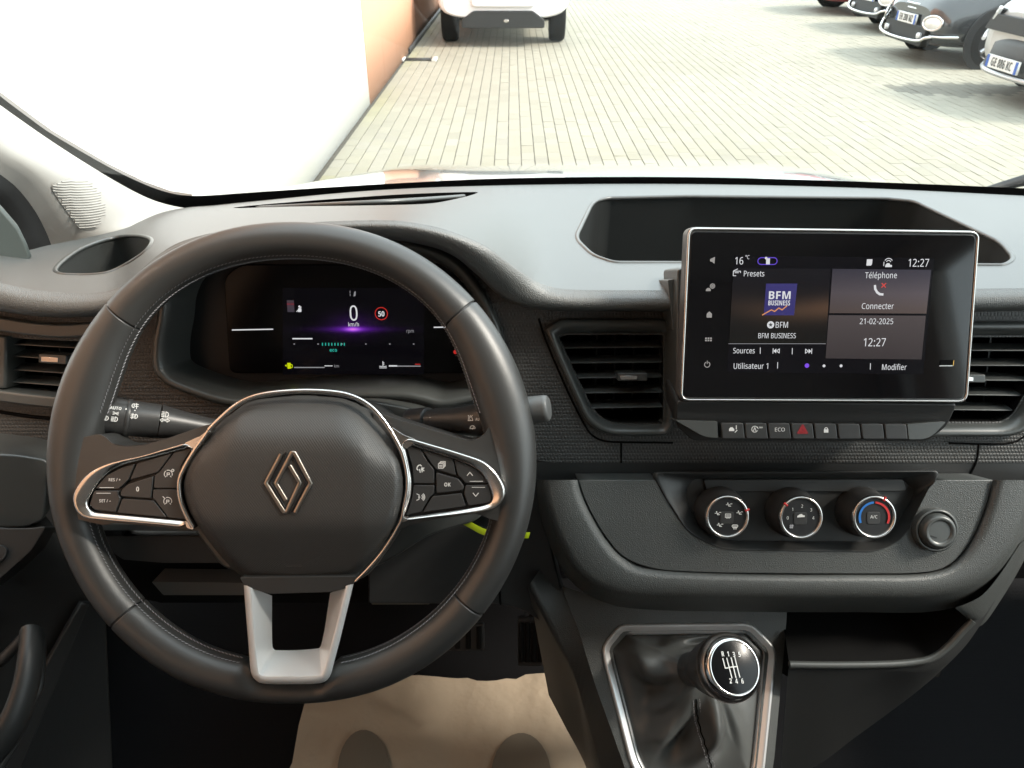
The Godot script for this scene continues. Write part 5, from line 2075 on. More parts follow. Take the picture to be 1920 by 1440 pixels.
func airbag(t: Node3D) -> void:
	var out := spl([[385, 826], [404, 802], [432, 778], [468, 752], [510, 743], [560, 738], [620, 741], [664, 750], [696, 768], [720, 796], [740, 830], [754, 868], [758, 905], [755, 940], [742, 980], [718, 1020], [690, 1056], [660, 1082], [620, 1091], [545, 1095], [480, 1090], [452, 1080], [415, 1044], [378, 996], [354, 955], [344, 918], [348, 886], [362, 856]], 4)
	var place := func(p: Vector2) -> Vector3:
		# flat middle field, upper facet tipped back above a soft crease, lower facet below another
		var e := 1e9
		for k in out.size():
			e = minf(e, Geometry2D.get_closest_point_to_segment(p, out[k], out[(k + 1) % out.size()]).distance_to(p))
		var h := 0.016
		var crease := 822.0 + 55.0 * smoothstep(630, 740, p.x) + 30.0 * smoothstep(450, 380, p.x)
		h -= 12.0 * log(1.0 + exp(clampf((crease - p.y) / 12.0, -20, 20))) * 0.00028
		h -= 9.0 * log(1.0 + exp(clampf((p.y - 986.0) / 9.0, -20, 20))) * 0.00020
		h -= maxf(0, absf(p.x - 550.0) - 130.0) * 0.00007
		h -= 0.0105 * pow(1.0 - clampf(e / 16.0, 0, 1), 2.2)
		return WH.p3(WH.to2(p, h), h)
	var mb := MB.new()
	skin(mb, out, [], 8.5, place)
	# skirt back to the hub
	var a := []
	var b := []
	for p in out:
		a.append(place.call(p))
		b.append(WH.p3(WH.to2(p, -0.012), -0.012))
	mb.grid([a, b], true, false)
	mb.grid([b, a], true, false)
	var cover := put(mb, "airbag_cover", M.weave, t)
	# lozenge of two interlocked strokes
	for e in [[[527, 852], [498, 906], [532, 960], [537, 960], [562, 905], [543, 873]], [[553, 961], [582, 906], [552, 849], [547, 849], [517, 906], [536, 938]]]:
		mb = MB.new()
		var pts := []
		for w in v2(e):
			pts.append(WH.p3(WH.to2(w, 0.0172), 0.0168))
		var path := []
		for k in pts.size() - 1:
			for s in 6:
				path.append(pts[k].lerp(pts[k + 1], s / 6.0))
		path.append(pts[-1])
		tube(mb, path, 0.0016, 8, false, true, 0.7, WH.n)
		var em := put(mb, "emblem", paint(0.36, 0.32, 0.28, 0.36, 1.0), cover)
	for e in [[[536, 848], [507, 906], [540, 961]], [[545, 961], [573, 906], [545, 850]]]:
		mb = MB.new()
		var pts := []
		for w in v2(e):
			pts.append(WH.p3(WH.to2(w, 0.0168), 0.0164))
		var path := []
		for k in pts.size() - 1:
			for s in 6:
				path.append(pts[k].lerp(pts[k + 1], s / 6.0))
		path.append(pts[-1])
		tube(mb, path, 0.0006, 6)
		put(mb, "emblem_line", M.black, cover)
	var emboss := relief(paint(0.05, 0.047, 0.045, 0.35), noise_tex(FastNoiseLite.TYPE_CELLULAR, 0.09, 1, 8, 64), 40.0, 0.001)
	var hz := 0.016 - (1062.0 - 986.0) * 0.00020 + 0.0008
	text(cover, "AIRBAG", WH, 551, 1060, 6.0, emboss, 0.95, true, hz)
	icon(cover, [[[-1, 1], [1, 1]], [[-1, 1], [-1, 0.2]], arc(0.3, 0.2, 0.35, 0, 360, 8)], WH, 551, 1047, 8, 1.4, emboss, hz, "airbag_symbol")


func lower_spoke(t: Node3D) -> void:
	var k := 0.575 / FOCAL
	var out := [[457, 1097], [461, 1150], [466, 1210], [470, 1258], [478, 1274], [495, 1282], [547, 1283], [600, 1281], [618, 1269], [627, 1240], [640, 1190], [652, 1140], [663, 1095]]
	var ridge := [[463, 1098], [467, 1150], [472, 1210], [477, 1257], [484, 1269], [497, 1276], [547, 1277], [598, 1275], [612, 1264], [621, 1238], [634, 1190], [646, 1140], [657, 1096]]
	var lip := [[471, 1102], [474, 1150], [479, 1210], [484, 1256], [489, 1265], [499, 1268], [547, 1268], [596, 1267], [606, 1260], [613, 1238], [626, 1190], [639, 1140], [650, 1098]]
	var hole := [[510, 1117], [510, 1150], [510, 1190], [511, 1212], [514, 1217], [519, 1219], [556, 1219], [594, 1216], [600, 1213], [603, 1206], [609, 1178], [614, 1145], [619, 1112]]
	var mb := MB.new()
	var rows := []
	for e in [[out, -0.014], [out, 0.001], [ridge, 0.0045], [lip, 0.0035]]:
		var r := []
		for w in cr(v2(e[0]), 3):
			r.append(WH.p3(WH.to2(w, e[1]), e[1]))
		rows.append(r)
	mb.grid(rows, false, false)
	var r2 := [rows[-1]]
	var r := []
	for w in cr(v2(hole), 3):
		r.append(WH.p3(WH.to2(w, -0.02), -0.02))
	r2.append(r)
	mb.grid(r2, false, false)
	put(mb, "lower_spoke", paint(0.8, 0.8, 0.79, 0.3, 0.4), t)
	# dark bridge over the opening
	mb = MB.new()
	plate(mb, WH, WH.pts(fillet([[448, 1082], [668, 1080], [660, 1100], [625, 1110], [505, 1114], [470, 1104], [458, 1098]], 6), 0.002), 0.002, 0.03, 0.003)
	put(mb, "bridge", M.dark, t)


# ---------- touchscreen ----------
func touchscreen() -> void:
	var f := face(1560, 590, 0.648, 24.0)
	var t := thing("touchscreen", "tablet-like touchscreen standing proud of the dashboard, radio page and time 12:27 lit", "touchscreen", f.o)
	var out := fillet([[1289, 425], [1838, 432], [1814, 756], [1273, 753]], 17.0)
	var mb := MB.new()
	# shell with a light rounded edge
	plate(mb, f, f.pts(out), 0.0, 0.016, 0.0035)
	put(mb, "housing", paint(0.12, 0.12, 0.12, 0.35, 0.3), t)
	mb = MB.new()
	plate(mb, f, f.pts(fillet([[1270, 505], [1300, 500], [1300, 740], [1268, 740]], 6), -0.02), -0.02, 0.06, 0.006)
	put(mb, "mount", M.trim, t)
	mb = MB.new()
	plate(mb, f, f.pts(fillet([[1252, 525], [1290, 520], [1290, 600], [1262, 620]], 3), -0.035), -0.035, 0.05, 0.003)
	put(mb, "mount_cheek", M.trim, t)
	# thin bright rim
	mb = MB.new()
	var a := []
	for p in f.pts(fillet([[1292, 429], [1834, 436], [1811, 752.5], [1277, 749.5]], 15.0), 0.0):
		a.append(f.p3(p, 0.0))
	tube(mb, a, 0.0012, 8, true)
	put(mb, "rim", M.satin, t)
	mb = MB.new()
	plate(mb, f, f.pts(fillet([[1296, 434], [1830, 441], [1808, 748], [1281, 745]], 12.0), 0.0012), 0.0012, 0.003, 0.0006)
	var glass := put(mb, "glass", M.gloss, t)
	# lit page
	var h := 0.00135
	var im := Image.create(96, 60, false, Image.FORMAT_RGB8)
	im.fill(Color(0.075, 0.073, 0.085))
	mb = MB.new()
	plate(mb, f, f.list([[1377, 479], [1752, 484], [1731, 702], [1363, 698]], h), h, 0.0001, 0)
	var pg := put(mb, "display", glow_map(im, 0.6), glass)
	# tiles
	var left := Image.create(128, 96, false, Image.FORMAT_RGB8)
	for y in 96:
		for x in 128:
			var u := x / 127.0
			var v := y / 95.0
			var warm := exp(-pow((v - 0.52 - 0.04 * sin(u * 3.0)) / 0.17, 2)) * (0.35 + 0.75 * u)
			left.set_pixel(x, y, Color(0.12 + 0.23 * warm, 0.115 + 0.155 * warm, 0.13 + 0.1 * warm - 0.03 * v))
	screen_tile(glass, f, [[1375, 503], [1557, 504], [1549, 644], [1367, 643]], left, h + 0.0002)
	var up := Image.create(64, 48, false, Image.FORMAT_RGB8)
	var low := Image.create(64, 48, false, Image.FORMAT_RGB8)
	for y in 48:
		for x in 64:
			var u := x / 63.0
			var v := y / 47.0
			var g := 1.0 - 0.35 * absf(v - 0.55)
			up.set_pixel(x, y, Color(0.36 * g + 0.1 * v, 0.35 * g + 0.06 * v, 0.4 * g + 0.0 * v) * (0.9 + 0.1 * u))
			low.set_pixel(x, y, Color(0.36, 0.33, 0.33) * (1.0 - 0.22 * v))
	screen_tile(glass, f, [[1561, 504], [1746, 506], [1737, 588], [1555, 587]], up, h + 0.0002)
	screen_tile(glass, f, [[1554, 591], [1736, 592], [1728, 674], [1548, 672]], low, h + 0.0002)
	var w: Material = M.white_glow
	h += 0.0005
	text(glass, "16", f, 1386, 489, 13.5, w, 0.84, false, h)
	text(glass, "°C", f, 1401.5, 482, 7.5, w, 0.8, false, h)
	text(glass, "12:27", f, 1722.5, 493, 14.5, w, 0.82, false, h)
	text(glass, "Presets", f, 1414, 513, 10.5, w, 0.84, false, h)
	text(glass, "Téléphone", f, 1652, 515.5, 11, w, 0.84, false, h)
	text(glass, "Connecter", f, 1646, 574, 11, w, 0.86, false, h)
	text(glass, "21-02-2025", f, 1643.5, 602.5, 10.5, w, 0.86, false, h)
	text(glass, "12:27", f, 1640, 642, 15, w, 0.84, false, h)
	text(glass, "BFM", f, 1466, 609, 11, w, 0.84, false, h)
	text(glass, "BFM BUSINESS", f, 1457, 629.5, 9.5, w, 0.8, false, h)
	text(glass, "Sources", f, 1395, 657.5, 10, w, 0.84, false, h)
	text(glass, "Utilisateur 1", f, 1408, 686, 10.5, w, 0.84, false, h)
	text(glass, "Modifier", f, 1677, 688, 10.5, w, 0.84, false, h)
	# station tile
	var blue := glow(0.03, 0.018, 0.24, 0.55)
	icon(glass, [["fill", [-0.97, -0.97], [0.93, -0.97], [1.03, 1], [-0.92, 1]]], f, 1462.5, 562, 30, 1, blue, h, "station_tile")
	text(glass, "BFM", f, 1462, 553.5, 14.5, w, 1.05, true, h + 0.0003)
	text(glass, "BUSINESS", f, 1461, 568, 9, w, 0.72, true, h + 0.0003)
	icon(glass, [[[-1, -0.32], [-0.35, 0.06], [-0.1, -0.06], [0.2, 0.2], [0.45, 0.06], [0.8, 0.36]]], f, 1455, 582.5, 25, 2.0, glow(0.75, 0.3, 0.1, 0.9), h + 0.0003, "graph_line")
	icon(glass, [disc(0, 0, 1)], f, 1445, 609, 6.8, 1, w, h, "favourite_mark")
	var star := ["fill"]
	for k in 10:
		var q := PI / 2 + TAU * k / 10
		var rr := 1.0 if k % 2 == 0 else 0.42
		star.append([cos(q) * rr, sin(q) * rr])
	icon(glass, [star], f, 1445, 609, 4.6, 1, M.black, h + 0.0003, "star")
	# symbols of the page
	icon(glass, [arc(-0.65, 0, 0.35, 90, 270, 8) + arc(0.65, 0, 0.35, -90, 90, 8) + [[-0.65, 0.35]]], f, 1439, 489.5, 18, 1.8, glow(0.1, 0.04, 0.55, 0.9), h, "phone_pill")
	icon(glass, [["fill", [-0.5, -0.8], [0.5, -0.8], [0.5, 0.8], [-0.5, 0.8]], disc(-0.55, 0.85, 0.35)], f, 1440, 490, 7, 1.2, w, h + 0.0002, "phone_symbol")
	icon(glass, [["fill", [-0.8, -0.9], [0.5, -0.9], [0.8, -0.5], [0.85, 0.9], [-0.75, 0.9]]], f, 1630, 492, 6.5, 1, w, h, "note_symbol")
	icon(glass, [arc(0.1, 0.1, 0.9, 30, 150, 8), arc(0.1, 0.0, 0.55, 30, 150, 6), ["fill", [-0.6, -0.9], [0.9, -0.9], [0.9, -0.45], [0.5, -0.4], [0.3, -0.05], [-0.2, -0.05], [-0.5, -0.4]], [[-0.9, 0.2], [-0.9, -0.6]]], f, 1665, 493, 8.5, 1.3, w, h, "connected_car_symbol")
	icon(glass, [[[-1, -0.7], [-1, 0.5], [0.9, 0.5], [0.9, 0.1]], [[-0.9, 0.6], [0.1, 1.1]], [[-1, -0.7], [-0.3, -0.7]], [[-0.6, 0.1], [0.4, 0.1]]], f, 1382, 512, 7, 1.3, w, h, "radio_symbol")
	icon(glass, [[[-0.8, 0.8], [-0.7, 0.2], [-0.3, -0.4], [0.2, -0.75], [0.75, -0.8]]], f, 1648, 544, 10, 4.2, w, h, "handset_symbol")
	icon(glass, [[[-1, -1], [1, 1]], [[-1, 1], [1, -1]]], f, 1657, 535, 3.6, 2.0, glow(0.65, 0.03, 0.02, 0.9), h, "cross_mark")
	icon(glass, [[[-1, 0], [1, 0]]], f, 1457, 644.5, 91, 1.0, M.grey_glow, h, "divider")
	for q in [[1425.5, 657.5], [1485.5, 658.5], [1458, 685], [1632, 687]]:
		icon(glass, [[[0.03, -1], [-0.03, 1]]], f, q[0], q[1], 5.5, 1.2, w, h, "divider")
	icon(glass, [[[-1, -0.7], [-1, 0.7]], ["fill", [-0.9, 0], [-0.1, 0.7], [-0.1, -0.7]], [[0.0, 0], [0.8, 0.6], [0.8, -0.6], [0.0, 0]]], f, 1456, 658, 6.5, 1.3, w, h, "previous_symbol")
	icon(glass, [[[1, -0.7], [1, 0.7]], ["fill", [0.9, 0], [0.1, 0.7], [0.1, -0.7]], [[0.0, 0], [-0.8, 0.6], [-0.8, -0.6], [0.0, 0]]], f, 1515.5, 658.5, 6.5, 1.3, w, h, "next_symbol")
	icon(glass, [disc(0, 0, 1)], f, 1513, 685.5, 4.3, 1, glow(0.2, 0.06, 0.75, 1.0), h, "page_dot")
	icon(glass, [disc(0, 0, 1)], f, 1545, 686, 2.7, 1, w, h, "page_dot")
	icon(glass, [disc(0, 0, 1)], f, 1577, 686, 2.7, 1, w, h, "page_dot")
	# printed touch symbols on the left margin
	var pr := glow(0.42, 0.4, 0.38, 0.7)
	icon(glass, [["fill", [-0.7, -0.35], [-0.2, -0.4], [0.6, -1], [0.7, 1], [-0.2, 0.4], [-0.7, 0.35]]], f, 1336, 488, 6.5, 1, pr, h, "volume_symbol")
	icon(glass, [["fill", [-1, -0.8], [0.1, -0.8], [0.1, -0.4], [-0.2, -0.1], [-0.6, -0.1], [-0.95, -0.4]], arc(0.45, 0.3, 0.5, 0, 360, 8), arc(0.45, 0.3, 0.2, 0, 360, 6)], f, 1332, 539, 8.5, 1.6, pr, h, "settings_symbol")
	icon(glass, [["fill", [-0.8, -0.9], [-0.25, -0.9], [-0.25, -0.2], [0.25, -0.2], [0.25, -0.9], [0.8, -0.9], [0.8, 0.3], [0, 1], [-0.8, 0.3]]], f, 1330, 590, 6.2, 1, pr, h, "home_symbol")
	var sq := []
	for r in 2:
		for c in 3:
			var x := -1.0 + c * 0.72
			var y := -0.6 + r * 0.62
			sq.append(["fill", [x, y], [x + 0.52, y], [x + 0.52, y + 0.46], [x, y + 0.46]])
	icon(glass, sq, f, 1328.5, 636, 6.5, 1, pr, h, "menu_symbol")
	icon(glass, [arc(0, -0.1, 0.9, 120, 420, 14), [[0, 0.2], [0, 1.1]]], f, 1326, 683, 5.6, 1.5, pr, h, "power_symbol")
	# memory socket
	mb = MB.new()
	plate(mb, f, f.pts(fillet([[1764, 675], [1790, 675.5], [1788, 687], [1762, 686]], 2), h), h, 0.0004, 0.0)
	var us := put(mb, "socket", M.void, glass)
	icon(glass, [[[-1, 0], [0.7, 0.02]]], f, 1776, 686, 14, 1.6, M.satin, h + 0.0002, "socket_edge")
	icon(glass, [[[0, -1], [0, 1]]], f, 1788, 680.5, 4.5, 1.4, paint(0.7, 0.4, 0.1, 0.3, 1.0), h + 0.0002, "socket_contact")


func screen_tile(parent: Node3D, f: Face, q: Array, im: Image, h: float) -> void:
	var mb := MB.new()
	var p := f.list(q, h)
	var b := mb.v.size()
	var uv := [Vector2(0, 0), Vector2(1, 0), Vector2(1, 1), Vector2(0, 1)]
	for k in 4:
		mb.add(f.p3(p[k], h), f.n, uv[k])
	mb.quad(b + 3, b + 2, b + 1, b)
	put(mb, "tile", glow_map(im, 0.75), parent)


# ---------- row of switches under the touchscreen ----------
func switch_bar() -> void:
	var t := thing("switch_panel", "row of eight dark push switches under the touchscreen, red hazard triangle lit among them", "switch panel", at(1530, 800, 0.66))
	var f := face(1530, 800, 0.668, 30.0)
	var mb := MB.new()
	plate(mb, face(1530, 770, 0.668, 8.0), face(1530, 770, 0.668, 8.0).pts(fillet([[1268, 752], [1796, 757], [1776, 800], [1740, 828], [1300, 828], [1268, 800]], 10)), 0, 0.05, 0.005)
	put(mb, "carrier", M.dark, t)
	mb = MB.new()
	plate(mb, f, f.pts(fillet([[1266, 788, 6], [1345, 790, 2], [1346, 821, 2], [1322, 820, 30]], 4), 0.003), 0.003, 0.03, 0.004)
	put(mb, "cheek", M.trim, t)
	mb = MB.new()
	plate(mb, f, f.pts(fillet([[1701, 795, 3], [1776, 790, 8], [1742, 824, 26], [1704, 824, 3]], 4), 0.003), 0.003, 0.03, 0.005)
	put(mb, "cheek", M.trim, t)
	var xs := [1350, 1395, 1438.5, 1482, 1525, 1569, 1613, 1657, 1701]
	for k in 8:
		mb = MB.new()
		plate(mb, f, f.pts(fillet([[xs[k] + 1.5, 793 + k * 0.3], [xs[k + 1] - 1.5, 793 + k * 0.3], [xs[k + 1] + 2.0, 823 + k * 0.1], [xs[k] + 4.5, 823 + k * 0.1]], 3, 2), 0.003), 0.003, 0.02, 0.0016)
		var o := put(mb, "switch", M.key, t)
		var cx: float = (xs[k] + xs[k + 1]) / 2.0 + 2.0
		var cy := 804.5 + k * 0.2
		var h := 0.0033
		match k:
			0: icon(o, [["fill", [-1, -0.5], [0.3, -0.5], [0.3, 0.0], [-0.2, 0.5], [-0.7, 0.4], [-1, 0]], [[0.5, -0.8], [1, -0.3]], [[0.8, 0.9], [0.8, 0.0]]], f, cx, cy, 7.5, 1.5, M.print, h, "parking_symbol")
			1: 
				icon(o, [arc(-0.2, 0, 0.7, 30, 330, 12), [[-0.5, -0.4], [-0.2, 0.4], [0.1, -0.4]], [[0.4, 0.5], [0.6, 0.1]]], f, cx - 2, cy, 8, 1.3, M.print, h, "start_stop_symbol")
				text(o, "OFF", f, cx + 8, cy - 3, 3, M.print, 0.9, true, h)
			2: text(o, "ECO", f, cx, cy + 0.5, 7.0, M.print, 1.1, false, h)
			3: icon(o, [[[-1, -0.7], [1, -0.7], [0, 1], [-1, -0.7]], [[-0.45, -0.35], [0.45, -0.35], [0, 0.4], [-0.45, -0.35]]], f, cx - 0.5, cy + 0.5, 9, 2.6, glow(0.5, 0.01, 0.02, 0.5), h, "hazard_symbol")
			4: icon(o, [["fill", [-0.7, -0.9], [0.7, -0.9], [0.7, 0.15], [-0.7, 0.15]], arc(0, 0.2, 0.45, 0, 180, 8)], f, cx, cy + 0.5, 6, 1.6, M.print, h, "lock_symbol")


# ---------- climate controls ----------
func climate() -> void:
	CON = face(1480, 980, 0.71, 30.0)
	var t := thing("climate_panel", "climate control panel with three chrome-ringed dials, below the switch row", "climate panel", at(1500, 970, 0.7))
	var mb := MB.new()
	var outer := CON.pts(climate_outline())
	var inner := CON.pts(fillet([[1297, 898, 14], [1692, 897, 14], [1716, 921, 12], [1712, 934, 14], [1678, 992, 26], [1640, 1016, 22], [1362, 1014, 34], [1318, 1000, 22], [1284, 930, 20]], 10.0), -0.014)
	band(mb, CON, outer, inner, [[-0.02, -0.003], [0.0, 0.0004], [0.04, 0.0012], [0.12, 0.001], [0.3, -0.001], [0.7, -0.007], [0.92, -0.0115], [1.0, -0.0155]])
	put(mb, "surround", M.dark, t)
	mb = MB.new()
	cap_flat(mb, CON, ccw(inner), -0.0152)
	put(mb, "panel", M.dark, t)
	mb = MB.new()
	plate(mb, CON, CON.pts(fillet([[1318, 899], [1694, 898], [1700, 920], [1690, 922], [1325, 923]], 6), -0.012), -0.012, 0.005, 0.002)
	put(mb, "upper_ledge", M.dark, t)
	var f := face(1500, 970, 0.697, 30.0)
	var names := ["air direction dial", "fan speed dial", "temperature dial"]
	var spots := [[1363, 968.5], [1501, 970], [1638, 969]]
	for k in 3:
		var s: Array = spots[k]
		var c := f.to2(Vector2(s[0], s[1]))
		var kk := 0.697 / FOCAL
		var r := 41.5 * kk
		mb = MB.new()
		lathe(mb, f, c, [[r * 0.985, 0.001], [r * 1.02, -0.002], [r * 1.03, -0.006], [r * 1.08, -0.018], [r * 1.16, -0.02], [r * 1.18, -0.032]], 40)
		var kn := put(mb, "dial", M.key, t, names[k])
		mb = MB.new()
		lathe(mb, f, c, [[r * 0.83, 0.0005], [r * 0.86, 0.0022], [r * 0.92, 0.003], [r * 0.98, 0.0018], [r * 1.0, 0.0]], 48)
		put(mb, "chrome_ring", M.satin, kn)
		mb = MB.new()
		lathe(mb, f, c, [[0.0, 0.0006], [r * 0.84, 0.0006]], 40)
		put(mb, "dial_face", M.black, kn)
		mb = MB.new()
		plate(mb, f, f.pts(fillet([[s[0] - 13, s[1] + 3 - 12], [s[0] + 13, s[1] + 3 - 12], [s[0] + 12, s[1] + 14], [s[0] - 12, s[1] + 14]], 5), 0.0012), 0.0012, 0.001, 0.0004)
		put(mb, "push_button", M.key, kn)
		var ang: float = deg_to_rad([20.0, 140.0, 63.0][k])
		mb = MB.new()
		var u := Vector2(cos(ang), sin(ang))
		tube(mb, [f.p3(c + u * r * 0.84, 0.0026), f.p3(c + u * r * 1.04, 0.0018)], 0.0012, 6)
		put(mb, "red_pointer", M.red, kn)
		var h := 0.0016
		if k == 0:
			var seat := [[[-0.4, 0.6], [-0.1, -0.2], [0.6, -0.2]], disc(-0.45, 0.8, 0.22), [[-0.2, 0.1], [0.3, 0.3]]]
			for p in [[1367, 948, 0], [1346, 964, 0], [1387, 963, 0], [1350, 986, 0]]:
				icon(kn, seat + [[[-1, 0.3], [-0.6, 0.3]], [[0.5, 0.6], [1, 0.6]]], f, p[0], p[1], 5.5, 1.3, M.print, h, "air_direction_symbol")
			icon(kn, [[[-1, 0.3], [-0.7, 0.7], [0.7, 0.7], [1, 0.3], [0.7, -0.2], [-0.7, -0.2], [-1, 0.3]], [[-0.4, -0.8], [-0.4, 0.4]], [[0, -0.8], [0, 0.4]], [[0.4, -0.8], [0.4, 0.4]]], f, 1378, 988, 5.5, 1.2, M.print, h, "demist_symbol")
			icon(kn, [[[-0.9, -0.6], [-0.9, 0.6], [0.9, 0.6], [0.9, -0.6], [-0.9, -0.6]], [[-0.4, -0.9], [-0.4, 0.3]], [[0, -0.9], [0, 0.3]], [[0.4, -0.9], [0.4, 0.3]]], f, 1365, 967, 5.5, 1.1, M.print, h + 0.0002, "rear_demist_symbol")
		elif k == 1:
			for p in [["0", 1477, 971], ["1", 1486, 955], ["2", 1504, 949], ["3", 1521, 956], ["4", 1525, 971]]:
				text(kn, p[0], f, p[1], p[2], 6.0, M.print, 0.9, false, h)
			icon(kn, [["fill", [-1, -0.3], [0.9, -0.2], [0.9, 0.2], [0.4, 0.3], [0.2, 0.6], [-0.3, 0.5], [-0.9, 0.1]]], f, 1502, 968, 7.5, 1.1, M.print, h + 0.0002, "recirculation_symbol")
			icon(kn, [disc(0.4, 0.3, 0.45), disc(-0.4, 0.35, 0.4), disc(0.3, -0.45, 0.4), disc(-0.4, -0.4, 0.45)], f, 1484, 987, 4.5, 1, M.grey_print if M.has("grey_print") else M.thread, h, "fan_symbol")
		else:
			text(kn, "A/C", f, 1638.5, 969, 6.0, M.print, 1.0, false, h + 0.0002)
			for e in [[96, 128, M.blue], [134, 200, M.blue], [52, 84, M.red], [-22, 46, M.red]]:
				var pts := PackedVector2Array()
				for w in arc(0, 0, 1, e[0], e[1], 8):
					pts.append(c + Vector2(w[0], w[1]) * 27.5 * kk)
				mb = MB.new()
				line(mb, f, pts, 4.0 * kk, h)
				put(mb, "temperature_scale", e[2], kn)


var CON: Face

func climate_outline() -> PackedVector2Array:
	return fillet([[1222, 886, 14], [1762, 882, 14], [1752, 905, 6], [1742, 912, 6], [1692, 1012, 34], [1648, 1034, 26], [1352, 1031, 40], [1290, 1000, 26], [1244, 930, 24]], 10.0)


# ---------- lower dashboard and centre console ----------
func lower_dash() -> void:
	var t := thing("centre_console", "bowl-shaped dark centre console below the air vents, with open shelf beneath", "console", at(1480, 1060, 0.7))
	# face inside the groove, open where the climate panel sits
	var groove := cr(v2([[1085, 900], [1094, 930], [1112, 968], [1138, 1010], [1172, 1046], [1225, 1066], [1290, 1072], [1400, 1075], [1600, 1076], [1730, 1074], [1784, 1057], [1822, 1012], [1848, 952], [1862, 900]]), 5)
	var poly := PackedVector2Array(groove)
	var mb := MB.new()
	CON = face(1480, 980, 0.71, 30.0)
	var sm := PackedVector2Array(even(Array(CON.pts(poly)), 60))
	# along the top edge, with a bay where the climate panel sits
	var bay := []
	for w in dense(climate_outline(), 14.0):
		if w.y > 903.0:
			bay.append(w)
	for k in bay.size():   # begin the run at its right-hand end
		if bay[k].x > 1740.0 and bay[k].y < 916.0:
			bay = bay.slice(k) + bay.slice(0, k)
			break
	for k in range(1, 4):
		sm.append(CON.to2(Vector2(lerpf(1862, 1754, k / 4.0), 900)))
	sm.append(CON.to2(Vector2(bay[0].x, 900)))
	for w in bay:
		sm.append(CON.to2(w))
	sm.append(CON.to2(Vector2(bay[-1].x, 900)))
	for k in range(1, 6):
		sm.append(CON.to2(Vector2(lerpf(bay[-1].x, 1085, k / 6.0), 900)))
	plate(mb, CON, sm, 0.0, 0.04, 0.001)
	put(mb, "console_face", M.soft, t)
	# outer lip: from the groove outwards, over the nose and under
	var rows := []
	var lines := [
		[[[1085, 900], [1094, 930], [1112, 968], [1138, 1010], [1172, 1046], [1225, 1066], [1400, 1075], [1600, 1076], [1730, 1074], [1784, 1057], [1822, 1012], [1848, 952], [1862, 900]], -0.004],
		[[[1080, 900], [1088, 933], [1107, 973], [1133, 1016], [1168, 1052], [1222, 1072], [1400, 1080], [1600, 1081], [1732, 1079], [1788, 1061], [1827, 1014], [1853, 953], [1867, 900]], 0.0035],
		[[[1066, 900], [1076, 938], [1096, 980], [1122, 1025], [1160, 1064], [1218, 1084], [1400, 1090], [1600, 1091], [1738, 1089], [1802, 1068], [1846, 1018], [1872, 955], [1886, 900]], 0.006],
		[[[1030, 900], [1040, 950], [1060, 1005], [1090, 1058], [1135, 1092], [1205, 1107], [1400, 1111], [1600, 1112], [1748, 1108], [1828, 1082], [1880, 1026], [1912, 960], [1932, 900]], 0.006],
		[[[1016, 900], [1026, 955], [1047, 1016], [1080, 1072], [1128, 1104], [1200, 1118], [1400, 1121], [1600, 1122], [1752, 1119], [1840, 1092], [1896, 1034], [1930, 962], [1956, 900]], 0.0],
		[[[1006, 900], [1012, 962], [1034, 1030], [1070, 1090], [1122, 1124], [1200, 1142], [1400, 1147], [1600, 1148], [1756, 1146], [1850, 1112], [1912, 1048], [1950, 965], [1985, 900]], -0.025],
		[[[1008, 900], [1016, 960], [1038, 1026], [1074, 1086], [1124, 1120], [1200, 1138], [1400, 1143], [1600, 1144], [1752, 1142], [1846, 1108], [1908, 1044], [1946, 962], [1980, 900]], -0.09]]
	for e in lines:
		var r := []
		for w in even(cr(v2(e[0]), 5), 70):
			r.append(CON.p3(CON.to2(w, e[1]), e[1]))
		rows.append(r)
	mb = MB.new()
	mb.grid(rows, false, false)
	put(mb, "console_lip", M.soft, t)
	# shelf under the console: back wall, floor, rounded front lip
	var sf := face(1640, 1200, 0.79, 40.0)
	mb = MB.new()
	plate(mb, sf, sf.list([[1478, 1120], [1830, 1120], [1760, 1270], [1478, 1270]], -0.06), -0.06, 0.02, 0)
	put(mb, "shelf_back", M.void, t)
	mb = MB.new()
	var lip := [[1480, 1246, 0.742], [1550, 1247, 0.742], [1650, 1246, 0.742], [1712, 1242, 0.742], [1750, 1233, 0.741], [1780, 1210, 0.739], [1804, 1184, 0.736], [1824, 1164, 0.733]]
	var edge := [[1478, 1254, 0.742], [1550, 1255, 0.742], [1655, 1258, 0.743], [1722, 1262, 0.745], [1768, 1250, 0.745], [1806, 1216, 0.743], [1838, 1172, 0.74], [1868, 1122, 0.737]]
	var low := [[1462, 1470, 0.84], [1540, 1430, 0.83], [1600, 1385, 0.82], [1662, 1340, 0.81], [1730, 1288, 0.79], [1786, 1236, 0.775], [1838, 1172, 0.765], [1872, 1120, 0.76]]
	var rim := []
	for e in [lip, edge, low]:
		var r := []
		for w in even(cr(e.map(func(q): return Vector3(q[0], q[1], q[2])), 6), 50):
			r.append(at(w.x, w.y, w.z))
		rim.append(r)
	tube(mb, rim[0], 0.0036, 10)
	put(mb, "shelf_lip", M.trim, t)
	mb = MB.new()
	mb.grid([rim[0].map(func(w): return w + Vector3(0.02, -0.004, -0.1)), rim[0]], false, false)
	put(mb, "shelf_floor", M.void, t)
	mb = MB.new()
	mb.grid([rim[0], rim[1], rim[2]], false, false)
	put(mb, "shelf_front", M.dark, t)
	mb = MB.new()   # right cheek that joins shelf and console
	var ck := []
